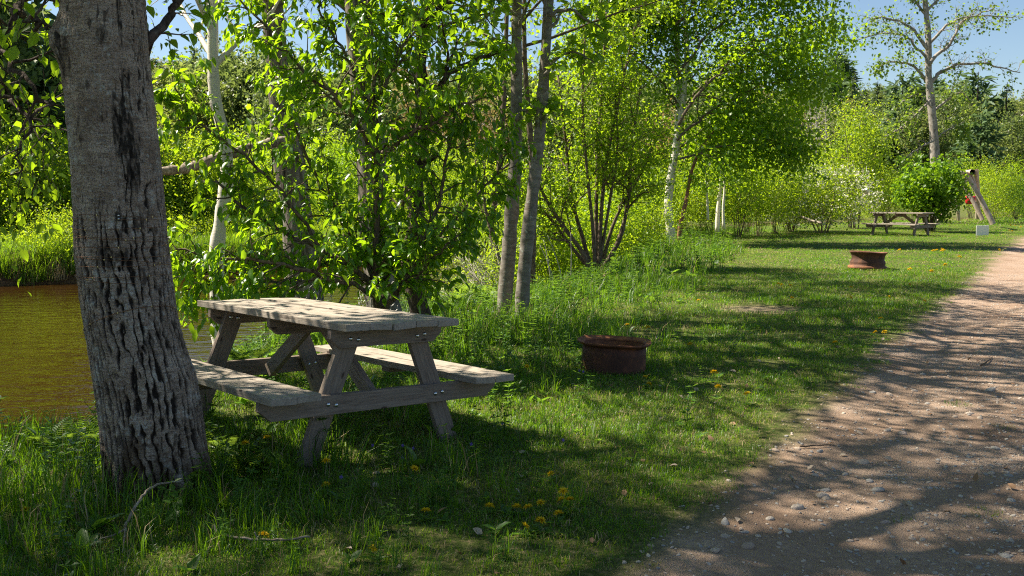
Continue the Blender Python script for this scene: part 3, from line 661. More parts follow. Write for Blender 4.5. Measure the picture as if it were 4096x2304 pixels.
cher = build_tree('cherry_tree', 'dark barked crooked cherry trunk behind the right end of the table', G(*at(1660, 1260, 8.9)[:2]),
           [(T([(1690, 1290), (1665, 1180), (1640, 1050), (1665, 900), (1660, 740), (1675, 600), (1690, 420), (1680, 250), (1700, 80), (1720, -60), (1745, -400), (1720, -900), (1760, -1500)], 8.9), R(84, 8.9), R(30, 8.9))],
           CH, M['cherry'], M['bark_dark'], (LEAF8, .095, .46), 24, spawn_lo=.45, spawn_n=18, spawn_len=2.4, per=8, trunk_sides=14, jit=.04,
           limbs=[(T([(1690, 440), (1780, 320), (1900, 240), (2050, 190)], 8.8), .035, .010), (T([(1690, 80), (1780, 20), (1880, -30), (2000, -60)], 8.7), .03, .01), (T([(1690, 100), (1600, 60), (1480, 60)], 8.6), .02, .008)], limb_n=7)
g = Geo(); lp = spline([at(1670, 640, 8.9), at(1700, 645, 8.85), at(1735, 630, 8.8), at(1752, 612, 8.8)], 8) - np.array(cher.location); g.tube(lp, np.linspace(.035, .02, 8), 8); link('limb_stub', g.mesh('limb_stub', M['bark_dark']), cher)
def prune(fr, box):
    """drop leaves outside a photo window or nearer than a depth"""
    P = fr[0]; return tuple(a[box(P)] for a in fr)
# chokecherry shrub: the bright screen of leaves behind the table
CC = par(n=[7, 4, 0], lo=[.15, .2, 0], ratio=[.46, .5, 0], trop=[.0, -.04, -.06], ang=[.85, .75, 0], wob=[.1, .13, .16])
cbase = np.array(G(*at(1512, 1250, 8.1)[:2]))
cst = [([(1512, 1260, 8.1), (1505, 1170, 8.1), (1420, 1080, 8.0), (1290, 1000, 7.9), (1140, 930, 7.8), (1010, 850, 7.7), (860, 720, 7.6)], 30, 10),
       ([(1512, 1250, 8.1), (1490, 1130, 8.1), (1430, 980, 8.2), (1340, 830, 8.2), (1265, 710, 8.3), (1180, 520, 8.3), (1100, 300, 8.3)], 26, 9),
       ([(1512, 1250, 8.1), (1503, 1100, 8.05), (1505, 900, 8.0), (1508, 620, 8.0), (1500, 420, 7.95), (1490, 200, 7.9), (1475, -60, 7.9)], 32, 12),
       ([(1520, 1250, 8.1), (1545, 1120, 8.2), (1600, 900, 8.3), (1640, 650, 8.4), (1660, 400, 8.4), (1640, 100, 8.4)], 22, 8),
       ([(1525, 1255, 8.1), (1600, 1150, 8.0), (1700, 950, 7.9), (1760, 780, 7.9), (1800, 560, 7.9), (1850, 300, 7.9)], 22, 8),
       ([(1505, 1255, 8.1), (1490, 1180, 7.9), (1300, 1110, 7.6), (1150, 1062, 7.5), (1000, 1035, 7.4), (830, 1030, 7.3), (700, 1000, 7.3)], 22, 7),
       ([(1530, 1250, 8.1), (1620, 1090, 8.3), (1800, 900, 8.5), (1960, 720, 8.6), (2050, 560, 8.7)], 18, 7),
       ([(1508, 620, 8.0), (1430, 500, 7.8), (1330, 380, 7.7), (1200, 270, 7.6), (1080, 120, 7.6), (960, 0, 7.6)], 18, 7),
       ([(1508, 640, 8.0), (1600, 560, 7.8), (1720, 500, 7.7), (1850, 420, 7.7), (1990, 380, 7.8)], 18, 7),
       ([(1300, 1110, 7.6), (1150, 1130, 7.6), (980, 1110, 7.6), (850, 1130, 7.5), (740, 1160, 7.5)], 12, 6),
       ([(1290, 1000, 7.9), (1120, 760, 7.9), (960, 600, 7.8), (780, 480, 7.8), (690, 330, 7.8)], 16, 6),
       ([(1510, 500, 8.0), (1400, 250, 8.2), (1290, 60, 8.3), (1220, -100, 8.3)], 16, 6),
       ([(1505, 400, 7.95), (1590, 230, 7.9), (1680, 80, 7.9), (1760, -80, 7.9)], 16, 6),
       ([(1540, 1150, 8.1), (1650, 1120, 7.9), (1760, 1010, 7.8), (1830, 940, 7.8)], 12, 6)]
rng = np.random.default_rng(41)
ccs = thing('chokecherry_shrub', 'large many stemmed chokecherry with dense glossy leaves behind the table', 'shrub', cbase)
cw = []
for L, w0, w1 in cst:
    n = 22; P = spline([at(x, y, d) for x, y, d in L], n) - cbase; P[1:-1] += rng.normal(0, .010, (n - 2, 3)); rad = np.linspace(R(w0, 8), R(w1, 8), n)
    g = Geo(); g.tube(P, rad, 8); link('stem', g.mesh('stem', M['bark_shrub']), ccs)
    LL = np.linalg.norm(P[-1] - P[0]); spawn(rng, P, rad, .95, 0, CC, cw, lo=.16 if LL > 1.2 else .05, count=int(8 + LL * 11))
    cw.append((P[n // 2:], rad[n // 2:], 1))
tag(link('twigs', wood_geo(cw, (1, 2), {1: 4, 2: 4}).mesh('twigs', M['bark_shrub']), ccs), kind='stuff')
fr = twig_leaves(rng, cw, (1, 2), 5.0, LEAF8, .090, .46, droop=.75, jitter=.025)
dep = fr[0][:, 1] + cbase[1]; scr = (fr[0][:, 0] + cbase[0]) / dep
vis = np.argsort(np.where((np.abs(scr) < .5) & (fr[0][:, 2] + cbase[2] < 1.42 + .19 * dep), dep, 99))[:300]
rest = np.setdiff1d(np.arange(len(fr[0])), vis)
tag(link('crown', leaf_mesh('crown', *(a[rest] for a in fr), LEAF8, M['cherry']), ccs), kind='stuff')
one = leaf_mesh('leaf', np.zeros((1, 3)), np.array([[1., 0, 0]]), np.array([[0, 0, 1.]]), 1.0, .46, LEAF8, M['cherry'])
for k in vis:
    D = unit(fr[1][k]); S = unit(np.cross(fr[2][k], D)); Nn = np.cross(D, S)
    o = link('leaf', one, ccs); mw = Matrix([[D[a] * fr[3][k], S[a] * fr[3][k], Nn[a] * fr[3][k], fr[0][k][a]] for a in range(3)] + [[0, 0, 0, 1]]); o.matrix_basis = mw
# twin maple trunks
MP = par(n=[5, 4, 0], ratio=[.5, .5, 0], trop=[.02, -.02, -.04])
def maple_leaf_filter(fr): return fr
mapl = build_tree('maple_tree', 'smooth grey twin trunked maple beyond the right bench', G(*at(2050, 1265, 11.6)[:2]),
           [(T([(2012, 1330), (2018, 1200), (2032, 1050), (2044, 880), (2054, 760), (2062, 600), (2066, 400), (2066, 200), (2068, 0), (2080, -250), (2060, -700), (2040, -1400)], 11.6), R(62, 11.6), R(36, 11.6)),
            (T([(2085, 1330), (2090, 1180), (2105, 1000), (2128, 800), (2152, 600), (2168, 420), (2180, 250), (2195, 0), (2220, -250), (2260, -800), (2330, -1500)], 11.4), R(58, 11.4), R(34, 11.4))],
           MP, M['maple'], M['bark_maple'], (MAPLE, .10, .95), 31, spawn_lo=.62, spawn_n=14, spawn_len=2.8, per=4, trunk_sides=18, jit=.1,
           limbs=[(T([(2062, 480), (2100, 440), (2160, 430), (2230, 470)], 11.4), .03, .008), (T([(2180, 300), (2230, 230), (2300, 210), (2380, 250)], 11.2), .025, .008), (T([(2066, 300), (1980, 200), (1900, 170), (1830, 200)], 11.5), .025, .008),
                  (T([(2190, 60), (2280, 40), (2350, 80), (2420, 120)], 11.2), .025, .008), (T([(2068, 60), (2000, 30), (1900, 90), (1780, 110)], 11.5), .022, .008)], limb_n=5)
mb = np.array(mapl.location); high_crown(mapl, mb, np.array([at(2068, 0, 11.6), at(2100, -700, 11.6), at(2150, -1600, 11.6), at(2150, -2600, 11.6)]), np.array([.11, .09, .07, .03]), 33, 4.6, 15, 4.4, 4.4, M['maple'], M['bark_maple'], .10, 20, .9, HP)
slim = build_tree('bank_tree', 'slim dark crooked tree close behind the twin maple', G(*at(2000, 1130, 14.2)[:2]), [(T([(2010, 1180), (2000, 1080), (1978, 980), (1965, 900), (1985, 780), (2005, 560), (2020, 300), (2030, 0), (2060, -500), (2080, -1100)], 14.2), R(30, 14.2), R(14, 14.2))], CH, M['alder'], M['bark_shrub'], (LEAF4, .075, .6), 34, spawn_lo=.25, spawn_n=8, spawn_len=2.2, per=6, trunk_sides=10, limbs=[(T([(1966, 905), (1945, 850), (1930, 760), (1900, 640)], 14.1), .03, .01)], limb_n=5, jit=.05)
high_crown(slim, np.array(slim.location), np.array([at(2030, 0, 14.2), at(2060, -500, 14.2), at(2080, -1300, 14.2)]), np.array([.06, .05, .03]), 35, 5.0, 13, 4.8, 4.8, M['alder'], M['bark_shrub'], .09, 20, .9, HP)
sb_ = np.array(G(.30, 16.8)); al2 = thing('shade_alder', 'slender leafy alder added behind the twin maple to shade the lawn', 'tree', sb_); axp = np.array([sb_ - (0, 0, .1), sb_ + (.05, 0, 2.5), sb_ + (-.1, .1, 5), sb_ + (0, 0, 7.6)]); g = Geo(); g.tube(spline(axp - sb_, 14), np.linspace(.07, .02, 14), 10); link('trunk', g.mesh('trunk', M['bark_shrub']), al2)  # extra alder, added to cast shade on the middle lawn
high_crown(al2, sb_, axp, np.array([.07, .06, .045, .02]), 36, 3.6, 18, 2.7, 2.7, M['alder'], M['bark_shrub'], .085, 17, .9, par(n=[6, 6, 0], seg=[7, 5, 4], ratio=[.42, .5, 0], trop=[.04, .02, -.02]))
# alder clump
AL = par(n=[8, 6, 0], lo=[.2, .2, 0], ratio=[.42, .5, 0], ang=[.75, .75, 0], trop=[.02, 0, -.02])
ast = [([(2362, 1085), (2330, 1010), (2250, 900), (2170, 770), (2100, 600)], 22, 8), ([(2366, 1085), (2330, 950), (2290, 800), (2262, 560), (2232, 300)], 20, 8), ([(2388, 1075), (2385, 850), (2395, 560), (2412, 300), (2425, 50)], 22, 8),
       ([(2398, 1075), (2402, 900), (2425, 650), (2480, 380), (2540, 100)], 20, 8), ([(2415, 1070), (2480, 950), (2515, 780), (2525, 600), (2565, 330)], 22, 8), ([(2380, 1075), (2370, 900), (2345, 650), (2330, 400), (2340, 150)], 16, 7),
       ([(2366, 1085), (2280, 980), (2180, 850), (2060, 760)], 16, 7), ([(2405, 1072), (2460, 880), (2560, 700), (2640, 520)], 15, 7), ([(2395, 1072), (2440, 800), (2470, 600), (2460, 350)], 14, 6)]
build_tree('alder_shrub', 'clump of dark slender alder stems fanning out right of the maple', G(*at(2385, 1065, 19)[:2]),
           [(T(L, 19 + .25 * ((k * 7) % 5 - 2)), R(a_, 19), R(b_, 19)) for k, (L, a_, b_) in enumerate(ast)], AL, M['alder'], M['bark_shrub'], (LEAF4, .075, .72), 51, spawn_lo=.36, spawn_n=15, spawn_len=2.6, per=18, trunk_sides=8, cat='shrub', jit=.10)
# white birch further back with the wide crown
BP = par(n=[7, 6, 0], lo=[.15, .15, 0], ratio=[.45, .5, 0], ang=[.75, .8, 0], trop=[.0, -.06, -.10], wob=[.12, .16, .18])
build_tree('birch_tree', 'tall white birch with a wide leafy crown on the far side of the alder', G(*at(2690, 965, 29)[:2]),
           [(T([(2690, 985), (2678, 900), (2672, 820), (2685, 700), (2705, 580), (2716, 430), (2710, 250), (2705, 0), (2700, -300), (2680, -700)], 29), R(40, 29), R(14, 29)), (T([(2716, 520), (2735, 380), (2748, 200), (2738, 0), (2760, -300), (2790, -650)], 28.6), R(26, 29), R(10, 29))],
           BP, M['birch'], M['birch_bark'], (LEAF4, .125, .78), 61, spawn_lo=.45, spawn_n=15, spawn_len=4.2, per=46, trunk_sides=12, jit=.3, limbmat=M['bark_shrub'],
           limbs=[(T([(2708, 560), (2850, 440), (3050, 340), (3280, 290)], 27.5), .04, .012), (T([(2714, 500), (2840, 320), (3040, 170), (3270, 80)], 27), .045, .012), (T([(2700, 640), (2860, 590), (3060, 560), (3200, 590)], 27.5), .035, .01), (T([(2716, 430), (2600, 280), (2450, 160), (2300, 90)], 28.5), .035, .012),
                  (T([(2712, 300), (2850, 130), (3030, 20), (3220, -60)], 28), .04, .012), (T([(2716, 450), (2900, 260), (3120, 210), (3300, 190)], 30), .035, .012), (T([(2712, 330), (2580, 180), (2480, 40), (2400, -80)], 29), .035, .012), (T([(2704, 620), (2840, 500), (2980, 470), (3150, 450)], 29.5), .035, .01), (T([(2700, 100), (2850, -60), (3050, -140), (3250, -200)], 28), .035, .012), (T([(2712, 200), (2600, 60), (2500, -60)], 28.5), .03, .01)], limb_n=11)
build_tree('birch_sapling', 'thin red brown stem leaning right beside the tall white birch', G(*at(2722, 968, 28)[:2]),
           [(T([(2715, 985), (2722, 900), (2745, 800), (2762, 700), (2800, 600), (2860, 520)], 28), R(22, 28), R(8, 28))], BP, M['birch'], M['bark_red'], (LEAF4, .09, .78), 62, spawn_lo=.45, spawn_n=8, spawn_len=1.6, per=9, jit=.1, trunk_sides=8)
for k, (L, w, lab) in enumerate([([(2868, 930), (2872, 850), (2880, 760), (2890, 660), (2905, 540)], 20, 'short pale birch stem standing right of the tall white birch'),
                                 ([(2895, 915), (2893, 830), (2898, 740), (2880, 620)], 13, 'thinner of two pale stems right of the tall white birch'),
                                 ([(2612, 990), (2618, 880), (2608, 760), (2600, 640)], 13, 'thin pale birch stem just left of the tall white birch'),
                                 ([(2832, 880), (2828, 780), (2820, 660)], 11, 'small pale stem between the tall white birch and short birch')]):
    d = 31 - k * .3
    build_tree('birch_sapling', lab, G(*at(L[0][0], L[0][1], d)[:2]), [(T(L, d), R(w, d), R(w * .5, d))], BP, M['birch'], M['birch_bark'], (LEAF4, .09, .78), 70 + k, spawn_lo=.5, spawn_n=8, spawn_len=1.5, per=9, jit=.1, trunk_sides=8, limbmat=M['bark_shrub'])
#END2
# ------------------------------------------------------------------ shrubs and far trees (prototype meshes shared by copies)
def clump_frames(rng, centers, crad, per, size, width, zbias=0.35):
    n = len(centers); P = np.repeat(centers, per, 0) + rng.normal(0, 1, (n * per, 3)) * np.repeat(crad, per)[:, None] * np.array([1, 1, .75])
    D = unit(rand_unit(rng, len(P)) + np.array([0, 0, -.2])); Nn = unit(rand_unit(rng, len(P)) + np.array([0, 0, zbias]))
    L = size * rng.uniform(.6, 1.3, len(P)); return P, D, Nn, L, L * width
def shrub_meshes(seed, h, r, nstem, nclump, per, size, leafm, barkm, width=.7, low=.12, stem_r=.012, lean=.35, crad=.16, cone=0.):
    rng = np.random.default_rng(seed); ow = []; tips = []
    P_ = par(max=2, n=[5, 4, 0], lo=[.3, .2, 0], ratio=[.45, .5, 0], trop=[.03, .0, 0.])
    for k in range(nstem):
        az = rng.uniform(0, 2 * PI); l = rng.uniform(.1, lean) * (1.0 if k else .2); d = unit(np.array([math.cos(az) * l, math.sin(az) * l, 1.]))
        p = np.array([math.cos(az), math.sin(az), 0]) * rng.uniform(0, .12) * r
        branch(rng, p, d, h * rng.uniform(.6, .98), stem_r * rng.uniform(.6, 1.2), 0, P_, ow)
    g = wood_geo(ow, (0, 1, 2), {0: 5, 1: 4, 2: 4}); st = g.mesh('stems', barkm)
    u = rand_unit(rng, nclump) * (rng.uniform(.25, 1, nclump) ** .5)[:, None]
    c = u * np.array([r, r, h * (1 - low) / 2]) * (1 + .22 * noise(u[:, 0] * 3, u[:, 1] * 3, u[:, 2] * 3, seed))[:, None] + np.array([0, 0, h * (low + 1) / 2])
    c[:, :2] *= (1 - cone * np.clip(c[:, 2] / h, 0, 1))[:, None]
    tw = np.vstack([p[0][1:] for p in ow if p[2] == 2]); tw = tw[rng.integers(0, len(tw), nclump // 2)]
    c = np.vstack([c, tw]); c = c[c[:, 2] > .05]
    fr = clump_frames(rng, c, np.full(len(c), crad * r) * rng.uniform(.5, 1.3, len(c)), per, size, width, .55)
    ok = fr[0][:, 2] > .03
    return st, leaf_mesh('foliage', *(a[ok] for a in fr), LEAF4, leafm)
def place(name, meshes, label, cat, loc, rz=0, sc=(1, 1, 1), group=None, parts=('stems', 'foliage')):
    o = thing(name, label, cat, loc, rz, group); o.scale = sc
    for nm, me in zip(parts, meshes):
        c = link(nm, me, o)
        if nm in ('foliage', 'crown', 'stems', 'branches'): c['kind'] = 'stuff'
    return o
SH = {}
SH['yellow'] = [shrub_meshes(100 + k, 3.0, 1.5, 10, 170, 26, .075, M['shrub_yellow'], M['bark_twig']) for k in range(3)]
SH['alder'] = [shrub_meshes(110 + k, 3.2, 1.25, 12, 150, 22, .075, M['alder'], M['bark_shrub']) for k in range(3)]
SH['green'] = [shrub_meshes(120 + k, 3.0, 1.4, 9, 160, 24, .08, M['shrub_green'], M['bark_shrub']) for k in range(2)]
SH['low'] = [shrub_meshes(130 + k, 1.3, 1.3, 12, 150, 22, .055, M['shrub_yellow'], M['bark_twig'], low=.0, stem_r=.006) for k in range(3)]
rng = np.random.default_rng(200)
# understory along the near bank, between the maple and the far lawn
und = [(2150, 21.5, .8), (2290, 22.5, .95), (2100, 24, 1.0), (2480, 24.0, .7), (2545, 26, .7), (2240, 22, 1.0), (2600, 33.5, .8), (2800, 33, .8), (2400, 24.5, 1.05), (2950, 33, .95), (3030, 34.5, .9), (2520, 30, 1.1), (3100, 36, .95), (2850, 34.5, 1.15), (2680, 34.5, 1.1), (2980, 37, 1.2), (3150, 39, 1.05), (2330, 27, 1.15)]
for k, (sx, d, s) in enumerate(und):
    x = (sx - 2048) / FPX * d; y = d; kind = ('alder', 'yellow', 'alder')[k % 3]
    place('bank_shrub', SH[kind][k % 3], 'fine leaved shrub in the thicket on the bank between maple and far lawn', 'shrub', G(x, y), rng.uniform(0, 6), (s, s, s * rng.uniform(.9, 1.2)), 'thicket along the near bank')
# willow shrub hanging over the water with bare pale twigs
wb = np.array(G(*at(2010, 1170, 13.2)[:2])); wsr = thing('willow_shrub', 'pale bare twigged willow leaning left over the water beside the maple', 'shrub', wb); ow = []
rg = np.random.default_rng(77); WP = par(n=[6, 3, 0], lo=[.3, .3, 0], ratio=[.4, .4, 0], ang=[.4, .5, 0], trop=[.01, .02, .03], wob=[.05, .08, .1], rmin=.002)
for k in range(34):
    tgt = at(rg.uniform(1680, 2000), rg.uniform(900, 1150), rg.uniform(12.4, 15.5)) - wb; d = unit(tgt); L = np.linalg.norm(tgt) * rg.uniform(.8, 1.1)
    branch(rg, np.array([rg.normal(0, .12), rg.normal(0, .12), -.05]), d, L, rg.uniform(.005, .010), 0, WP, ow)
tag(link('stems', wood_geo(ow, (0, 1, 2), {0: 5, 1: 4, 2: 4}).mesh('stems', M['bark_pale']), wsr), kind='stuff')
tag(link('foliage', leaf_mesh('foliage', *twig_leaves(rg, ow, (1, 2), 3.0, LEAF4, .045, .55, droop=-.2), LEAF4, M['shrub_yellow']), wsr), kind='stuff')
# slim dead stems rising from the bank beside the maple
def stick_thing(name, label, pts, r0, r1, mat, cat='stick', sides=6, forks=(), group=None):
    pts = np.array(pts, float); base = pts[0].copy(); o = thing(name, label, cat, base, 0, group); n = 4 * len(pts)
    P = spline(pts - base, n); P[1:] += np.random.default_rng(len(label)).normal(0, .25 * r0, (n - 1, 3)); g = Geo(); g.tube(P, np.linspace(r0, r1, n), sides); link('stem', g.mesh('stem', mat), o)
    for f in forks:
        g = Geo(); g.tube(spline(np.array(f, float) - base, 8), np.linspace(r0 * .7, r1 * .6, 8), sides); link('fork', g.mesh('fork', mat), o)
    return o
# far bank: low bright shrubs, bushes behind
fb = []
for k in range(150):
    t = rng.uniform(0, 1); a_ = t * 5.9 + 1.2; i = int(a_); p = FAR[i] + (FAR[i + 1] - FAR[i]) * (a_ - i); nrm = np.array([-(FAR[i + 1] - FAR[i])[1], (FAR[i + 1] - FAR[i])[0]]); nrm = nrm / np.linalg.norm(nrm)
    fb.append((p + nrm * rng.uniform(.8, 5.5), rng.uniform(.6, 1.15)))
fb = [q for q in fb if abs(q[0][0]) < q[0][1] * .62 + 3]
for k, (p, s) in enumerate(fb):
    place('bank_bush', SH['low'][k % 3], 'low bright yellow green bush on the far bank of the river', 'bush', G(p[0], p[1], -.1), rng.uniform(0, 6), (s, s, s * rng.uniform(.7, 1.2)), 'bushes on the far bank')
fs = []
for k in range(110):
    a_ = rng.uniform(1.1, 5.6); i = int(a_); p = FAR[i] + (FAR[i + 1] - FAR[i]) * (a_ - i); nrm = np.array([-(FAR[i + 1] - FAR[i])[1], (FAR[i + 1] - FAR[i])[0]]); nrm = nrm / np.linalg.norm(nrm)
    q = p + nrm * rng.uniform(4, 16)
    if abs(q[0]) < q[1] * .62 + 3: fs.append((q, rng.uniform(.8, 1.35)))
for k, (p, s) in enumerate(fs):
    kind = ('yellow', 'alder', 'yellow', 'green')[k % 4]
    place('far_shrub', SH[kind][k % 2], 'tall leafy shrub behind the low bushes across the river', 'shrub', G(p[0], p[1], -.1), rng.uniform(0, 6), (s, s, s), 'shrubs across the river')
# far trees
def decid_meshes(seed, h, r, nclump, per, size, leafm, barkm, low=.3, tr=.14):
    rng = np.random.default_rng(seed); g = Geo(); n = 9; ax = np.stack([np.cumsum(rng.normal(0, .06, n)), np.cumsum(rng.normal(0, .06, n)), np.linspace(0, h * .93, n)], -1); g.tube(ax, np.linspace(tr, tr * .2, n), 7)
    ow = []
    for k in range(16):
        z = h * (low * .8 + (.92 - low * .8) * k / 16); p = np.array([np.interp(z, ax[:, 2], ax[:, 0]), np.interp(z, ax[:, 2], ax[:, 1]), z]); az = k * 2.4; el = rng.uniform(.3, .9)
        branch(rng, p, np.array([math.cos(az) * math.cos(el), math.sin(az) * math.cos(el), math.sin(el)]), r * (1.1 - .6 * k / 16), tr * .3, 1, PAR, ow)
    for pts, rad, lvl in ow: g.tube(pts, rad, 4, close=False)
    u = rand_unit(rng, nclump) * (rng.uniform(.2, 1, nclump) ** .45)[:, None]
    c = u * np.array([r, r, h * (1 - low) / 2]) * (1 + .35 * noise(u[:, 0] * 2.5, u[:, 1] * 2.5, u[:, 2] * 2.5, seed))[:, None]; sh = 1 - .35 * np.clip(u[:, 2], 0, 1); c[:, :2] *= sh[:, None]; c[:, 2] += h * (1 + low) / 2
    fr = clump_frames(rng, c, rng.uniform(.07, .2, nclump) * r, per, size, .75, .9); return g.mesh('trunk', barkm), leaf_mesh('crown', *fr, LEAF4, leafm)
def conifer_meshes(seed, h, r, tiers, leafm, droop=.25, bare=.06, dens=13, pine=False):
    rng = np.random.default_rng(seed); g = Geo(); g.tube(np.array([(0, 0, 0), (.05, 0, h * .5), (0, 0, h)]), [.02 * h, .012 * h, .003 * h], 7); P, D, L = [], [], []
    for k in range(tiers):
        t = (k + rng.uniform(-.3, .3)) / tiers; z = h * (bare + (1 - bare) * t); rr = r * (1 - t) ** (.55 if pine else .85) * rng.uniform(.7, 1.15) + .05; nb = 6 if pine else 8
        for b in range(nb):
            if pine and rng.random() < .25: continue
            az = rng.uniform(0, 2 * PI); m = max(4, int(dens * rr / r) + 3); s = np.linspace(.15, 1, m); dz = -droop * rr * s + (.35 * rr * s * s if pine else .1 * rr * s * s)
            q = np.stack([math.cos(az) * rr * s, math.sin(az) * rr * s, z + dz], -1); P.append(q + rng.normal(0, .05 * r, q.shape) * .8); D.append(np.stack([np.full(m, math.cos(az)), np.full(m, math.sin(az)), np.full(m, .1 if pine else -.25)], -1)); L.append(np.full(m, .16 * r + .14 * rr))
    P = np.vstack(P); D = unit(np.vstack(D) + rng.normal(0, .45, P.shape)); L = np.concatenate(L) * rng.uniform(.7, 1.3, len(P)); Nn = unit(rand_unit(rng, len(P)) * .8 + np.array([0, 0, 1]))
    return g.mesh('trunk', M['bark_dark']), leaf_mesh('crown', P, D, Nn, L * (1.5 if pine else 1.25), L * .55, LEAF4, leafm)
FT = dict(light=[decid_meshes(300 + k, 11, 3.0, 150, 26, .30, M['wood_light'], M['bark_pale']) for k in range(2)], mid=[decid_meshes(310 + k, 12, 3.2, 150, 26, .32, M['wood_mid'], M['bark_grey']) for k in range(2)],
          olive=[decid_meshes(320 + k, 10, 2.8, 120, 20, .26, M['wood_olive'], M['bark_pale']) for k in range(2)], bare=[decid_meshes(330, 11, 2.2, 90, 16, .22, M['wood_bare'], M['bark_pale'])],
          spruce=[conifer_meshes(340 + k, 13, 2.0, 24, M['conifer']) for k in range(2)], pine=[conifer_meshes(350 + k, 15, 4.2, 15, M['pine'], .05, .25, 16, True) for k in range(2)])
LAB = dict(light='pale green leafy tree in the wood on the far hill', mid='mid green leafy tree in the wood on the far hill', olive='olive brown budding tree in the wood on the far hill', bare='grey nearly bare tree in the wood on the far hill', spruce='dark narrow spruce in the wood on the far hill', pine='blue green spreading pine in the wood on the far hill')
NM = dict(light='leafy_tree', mid='leafy_tree', olive='budding_tree', bare='bare_tree', spruce='spruce_tree', pine='pine_tree')
rng = np.random.default_rng(404); pts = []
while len(pts) < 290:
    a_ = rng.uniform(-.50, .60) if len(pts) % 2 else rng.uniform(.15, .58); d = rng.uniform(50, 290); x = a_ * d; sf = -sdist(np.array([x]), np.array([d]), FAR)[0]
    if sf < (42 if a_ > .2 else 15) or sf > 165 or rng.random() > 1.3 - sf / 150: continue
    if any((x - p[0]) ** 2 + (d - p[1]) ** 2 < (3.0 + d * .008) ** 2 for p in pts): continue
    pts.append((x, d, sf))
rest = []
for k, (x, d, sf) in enumerate(sorted(pts, key=lambda p: p[1])):
    kd = rng.choice(['light', 'mid', 'olive', 'bare', 'spruce', 'pine'], p=[.32, .24, .24, .09, .08, .03])
    if sf > 120 and rng.random() < .35: kd = 'spruce'
    s = rng.uniform(.9, 1.4) * (.72 + .28 * smooth01(20, 90, np.array([sf]))[0])
    if x < 0: s *= .85
    place(NM[kd], FT[kd][k % len(FT[kd])], LAB[kd], 'tree', G(x, d, -.2), rng.uniform(0, 6), (s, s, s * rng.uniform(.9, 1.15)), 'trees of the wood on the far hill', ('trunk', 'crown'))
# the mass of the wood behind those
P, S_, I_ = [], [], []; protos = [FT['mid'][0][1], FT['light'][0][1], FT['olive'][0][1], FT['spruce'][0][1]]
for k in range(2200):
    a_ = rng.uniform(-.75, .85); d = rng.uniform(75, 380); x = a_ * d; P.append((x, d))
P = np.array(P); sf = -sdist(P[:, 0], P[:, 1], FAR); P = P[sf > np.where(P[:, 0] / P[:, 1] > .2, 62, 30)]; n = len(P)
scatter('distant_wood', np.column_stack([P, height(P[:, 0], P[:, 1]) - .3]), np.column_stack([np.zeros((n, 2)), rng.uniform(0, 6, n)]), rng.uniform(.8, 1.15, n), rng.choice(4, n, p=[.38, .30, .22, .10]), protos, 'mass of trees filling the far wooded hill', 'woods')
# single trees on the hill one can pick out
for sx, d, ht, kd, lab in [(3590, 130, 395, 'pine', 'pine rising above the skyline just left of the half bare poplar'), (3885, 150, 290, 'pine', 'tall tiered pine standing above the skyline at the right'), (3905, 88, 440, 'pine', 'blue green pine in front of the wood right of the poplar'), (3388, 190, 315, 'spruce', 'thin spruce spire sticking out of the skyline'),
                           (3490, 180, 325, 'spruce', 'dark spruce spire on the skyline left of the poplar'), (3440, 175, 350, 'spruce', 'dark spruce tip lower on the skyline near the thin spire'), (4000, 150, 330, 'spruce', 'dark spruce tip on the skyline near the right edge')]:
    x = (sx - 2048) / FPX * d; s = (at(sx, ht, d)[2] - hz(x, d)) / (15 if kd == 'pine' else 13); place(NM[kd], FT[kd][0], lab, 'tree', G(x, d, -.2), sx * .1, (s, s, s), None, ('trunk', 'crown'))
# tall dead trunks in front of the wood
for k, (sx, w, y0, y1, d, lab) in enumerate([(3242, 7, 700, 420, 75, 'left of the grey dead trunks before the far wood'), (3264, 10, 720, 400, 72, 'thickest grey dead trunk before the far wood'), (3275, 7, 690, 410, 74, 'dead trunk close behind the thickest dead trunk before the far wood'), (3302, 7, 690, 430, 78, 'right of the grey dead trunks before the far wood')]):
    b = np.array(G(*at(sx, y0, d)[:2])); o = thing('dead_tree', lab, 'tree', b); g = Geo(); pp = spline([b * 0, (at(sx + 3, (y0 + y1) / 2, d) - b), (at(sx - 2, y1, d) - b)], 10); g.tube(pp, np.linspace(R(w, d), R(w * .4, d), 10), 7); link('trunk', g.mesh('trunk', M['bark_pale']), o)
    ow = []; spawn(np.random.default_rng(k), pp, np.linspace(R(w, d), R(w * .4, d), 10), 2.6, 0, par(n=[9, 4, 0], max=1, ang=[1.1, .8, 0]), ow, lo=.45, count=16); tag(link('branches', wood_geo(ow, (1,), {1: 4}).mesh('branches', M['bark_pale']), o), kind='stuff')
# dark tree group across the river at the far left
for k, (sx, d, s, kd) in enumerate([(60, 34, .75, 'pine'), (-120, 31, .8, 'mid'), (190, 38, .62, 'mid'), (-300, 33, .9, 'spruce'), (300, 44, .6, 'light')]):
    x = (sx - 2048) / FPX * d
    place(NM[kd], FT[kd][0], ['dark pine across the river behind the thick leaning trunk', 'leafy tree across the river at the left edge', 'mid green tree across the river left of the thick trunk', 'dark spruce across the river beyond the left edge', 'pale green tree across the river hidden behind the thick trunk'][k], 'tree', G(x, d, -.2), k, (s, s, s), None, ('trunk', 'crown'))

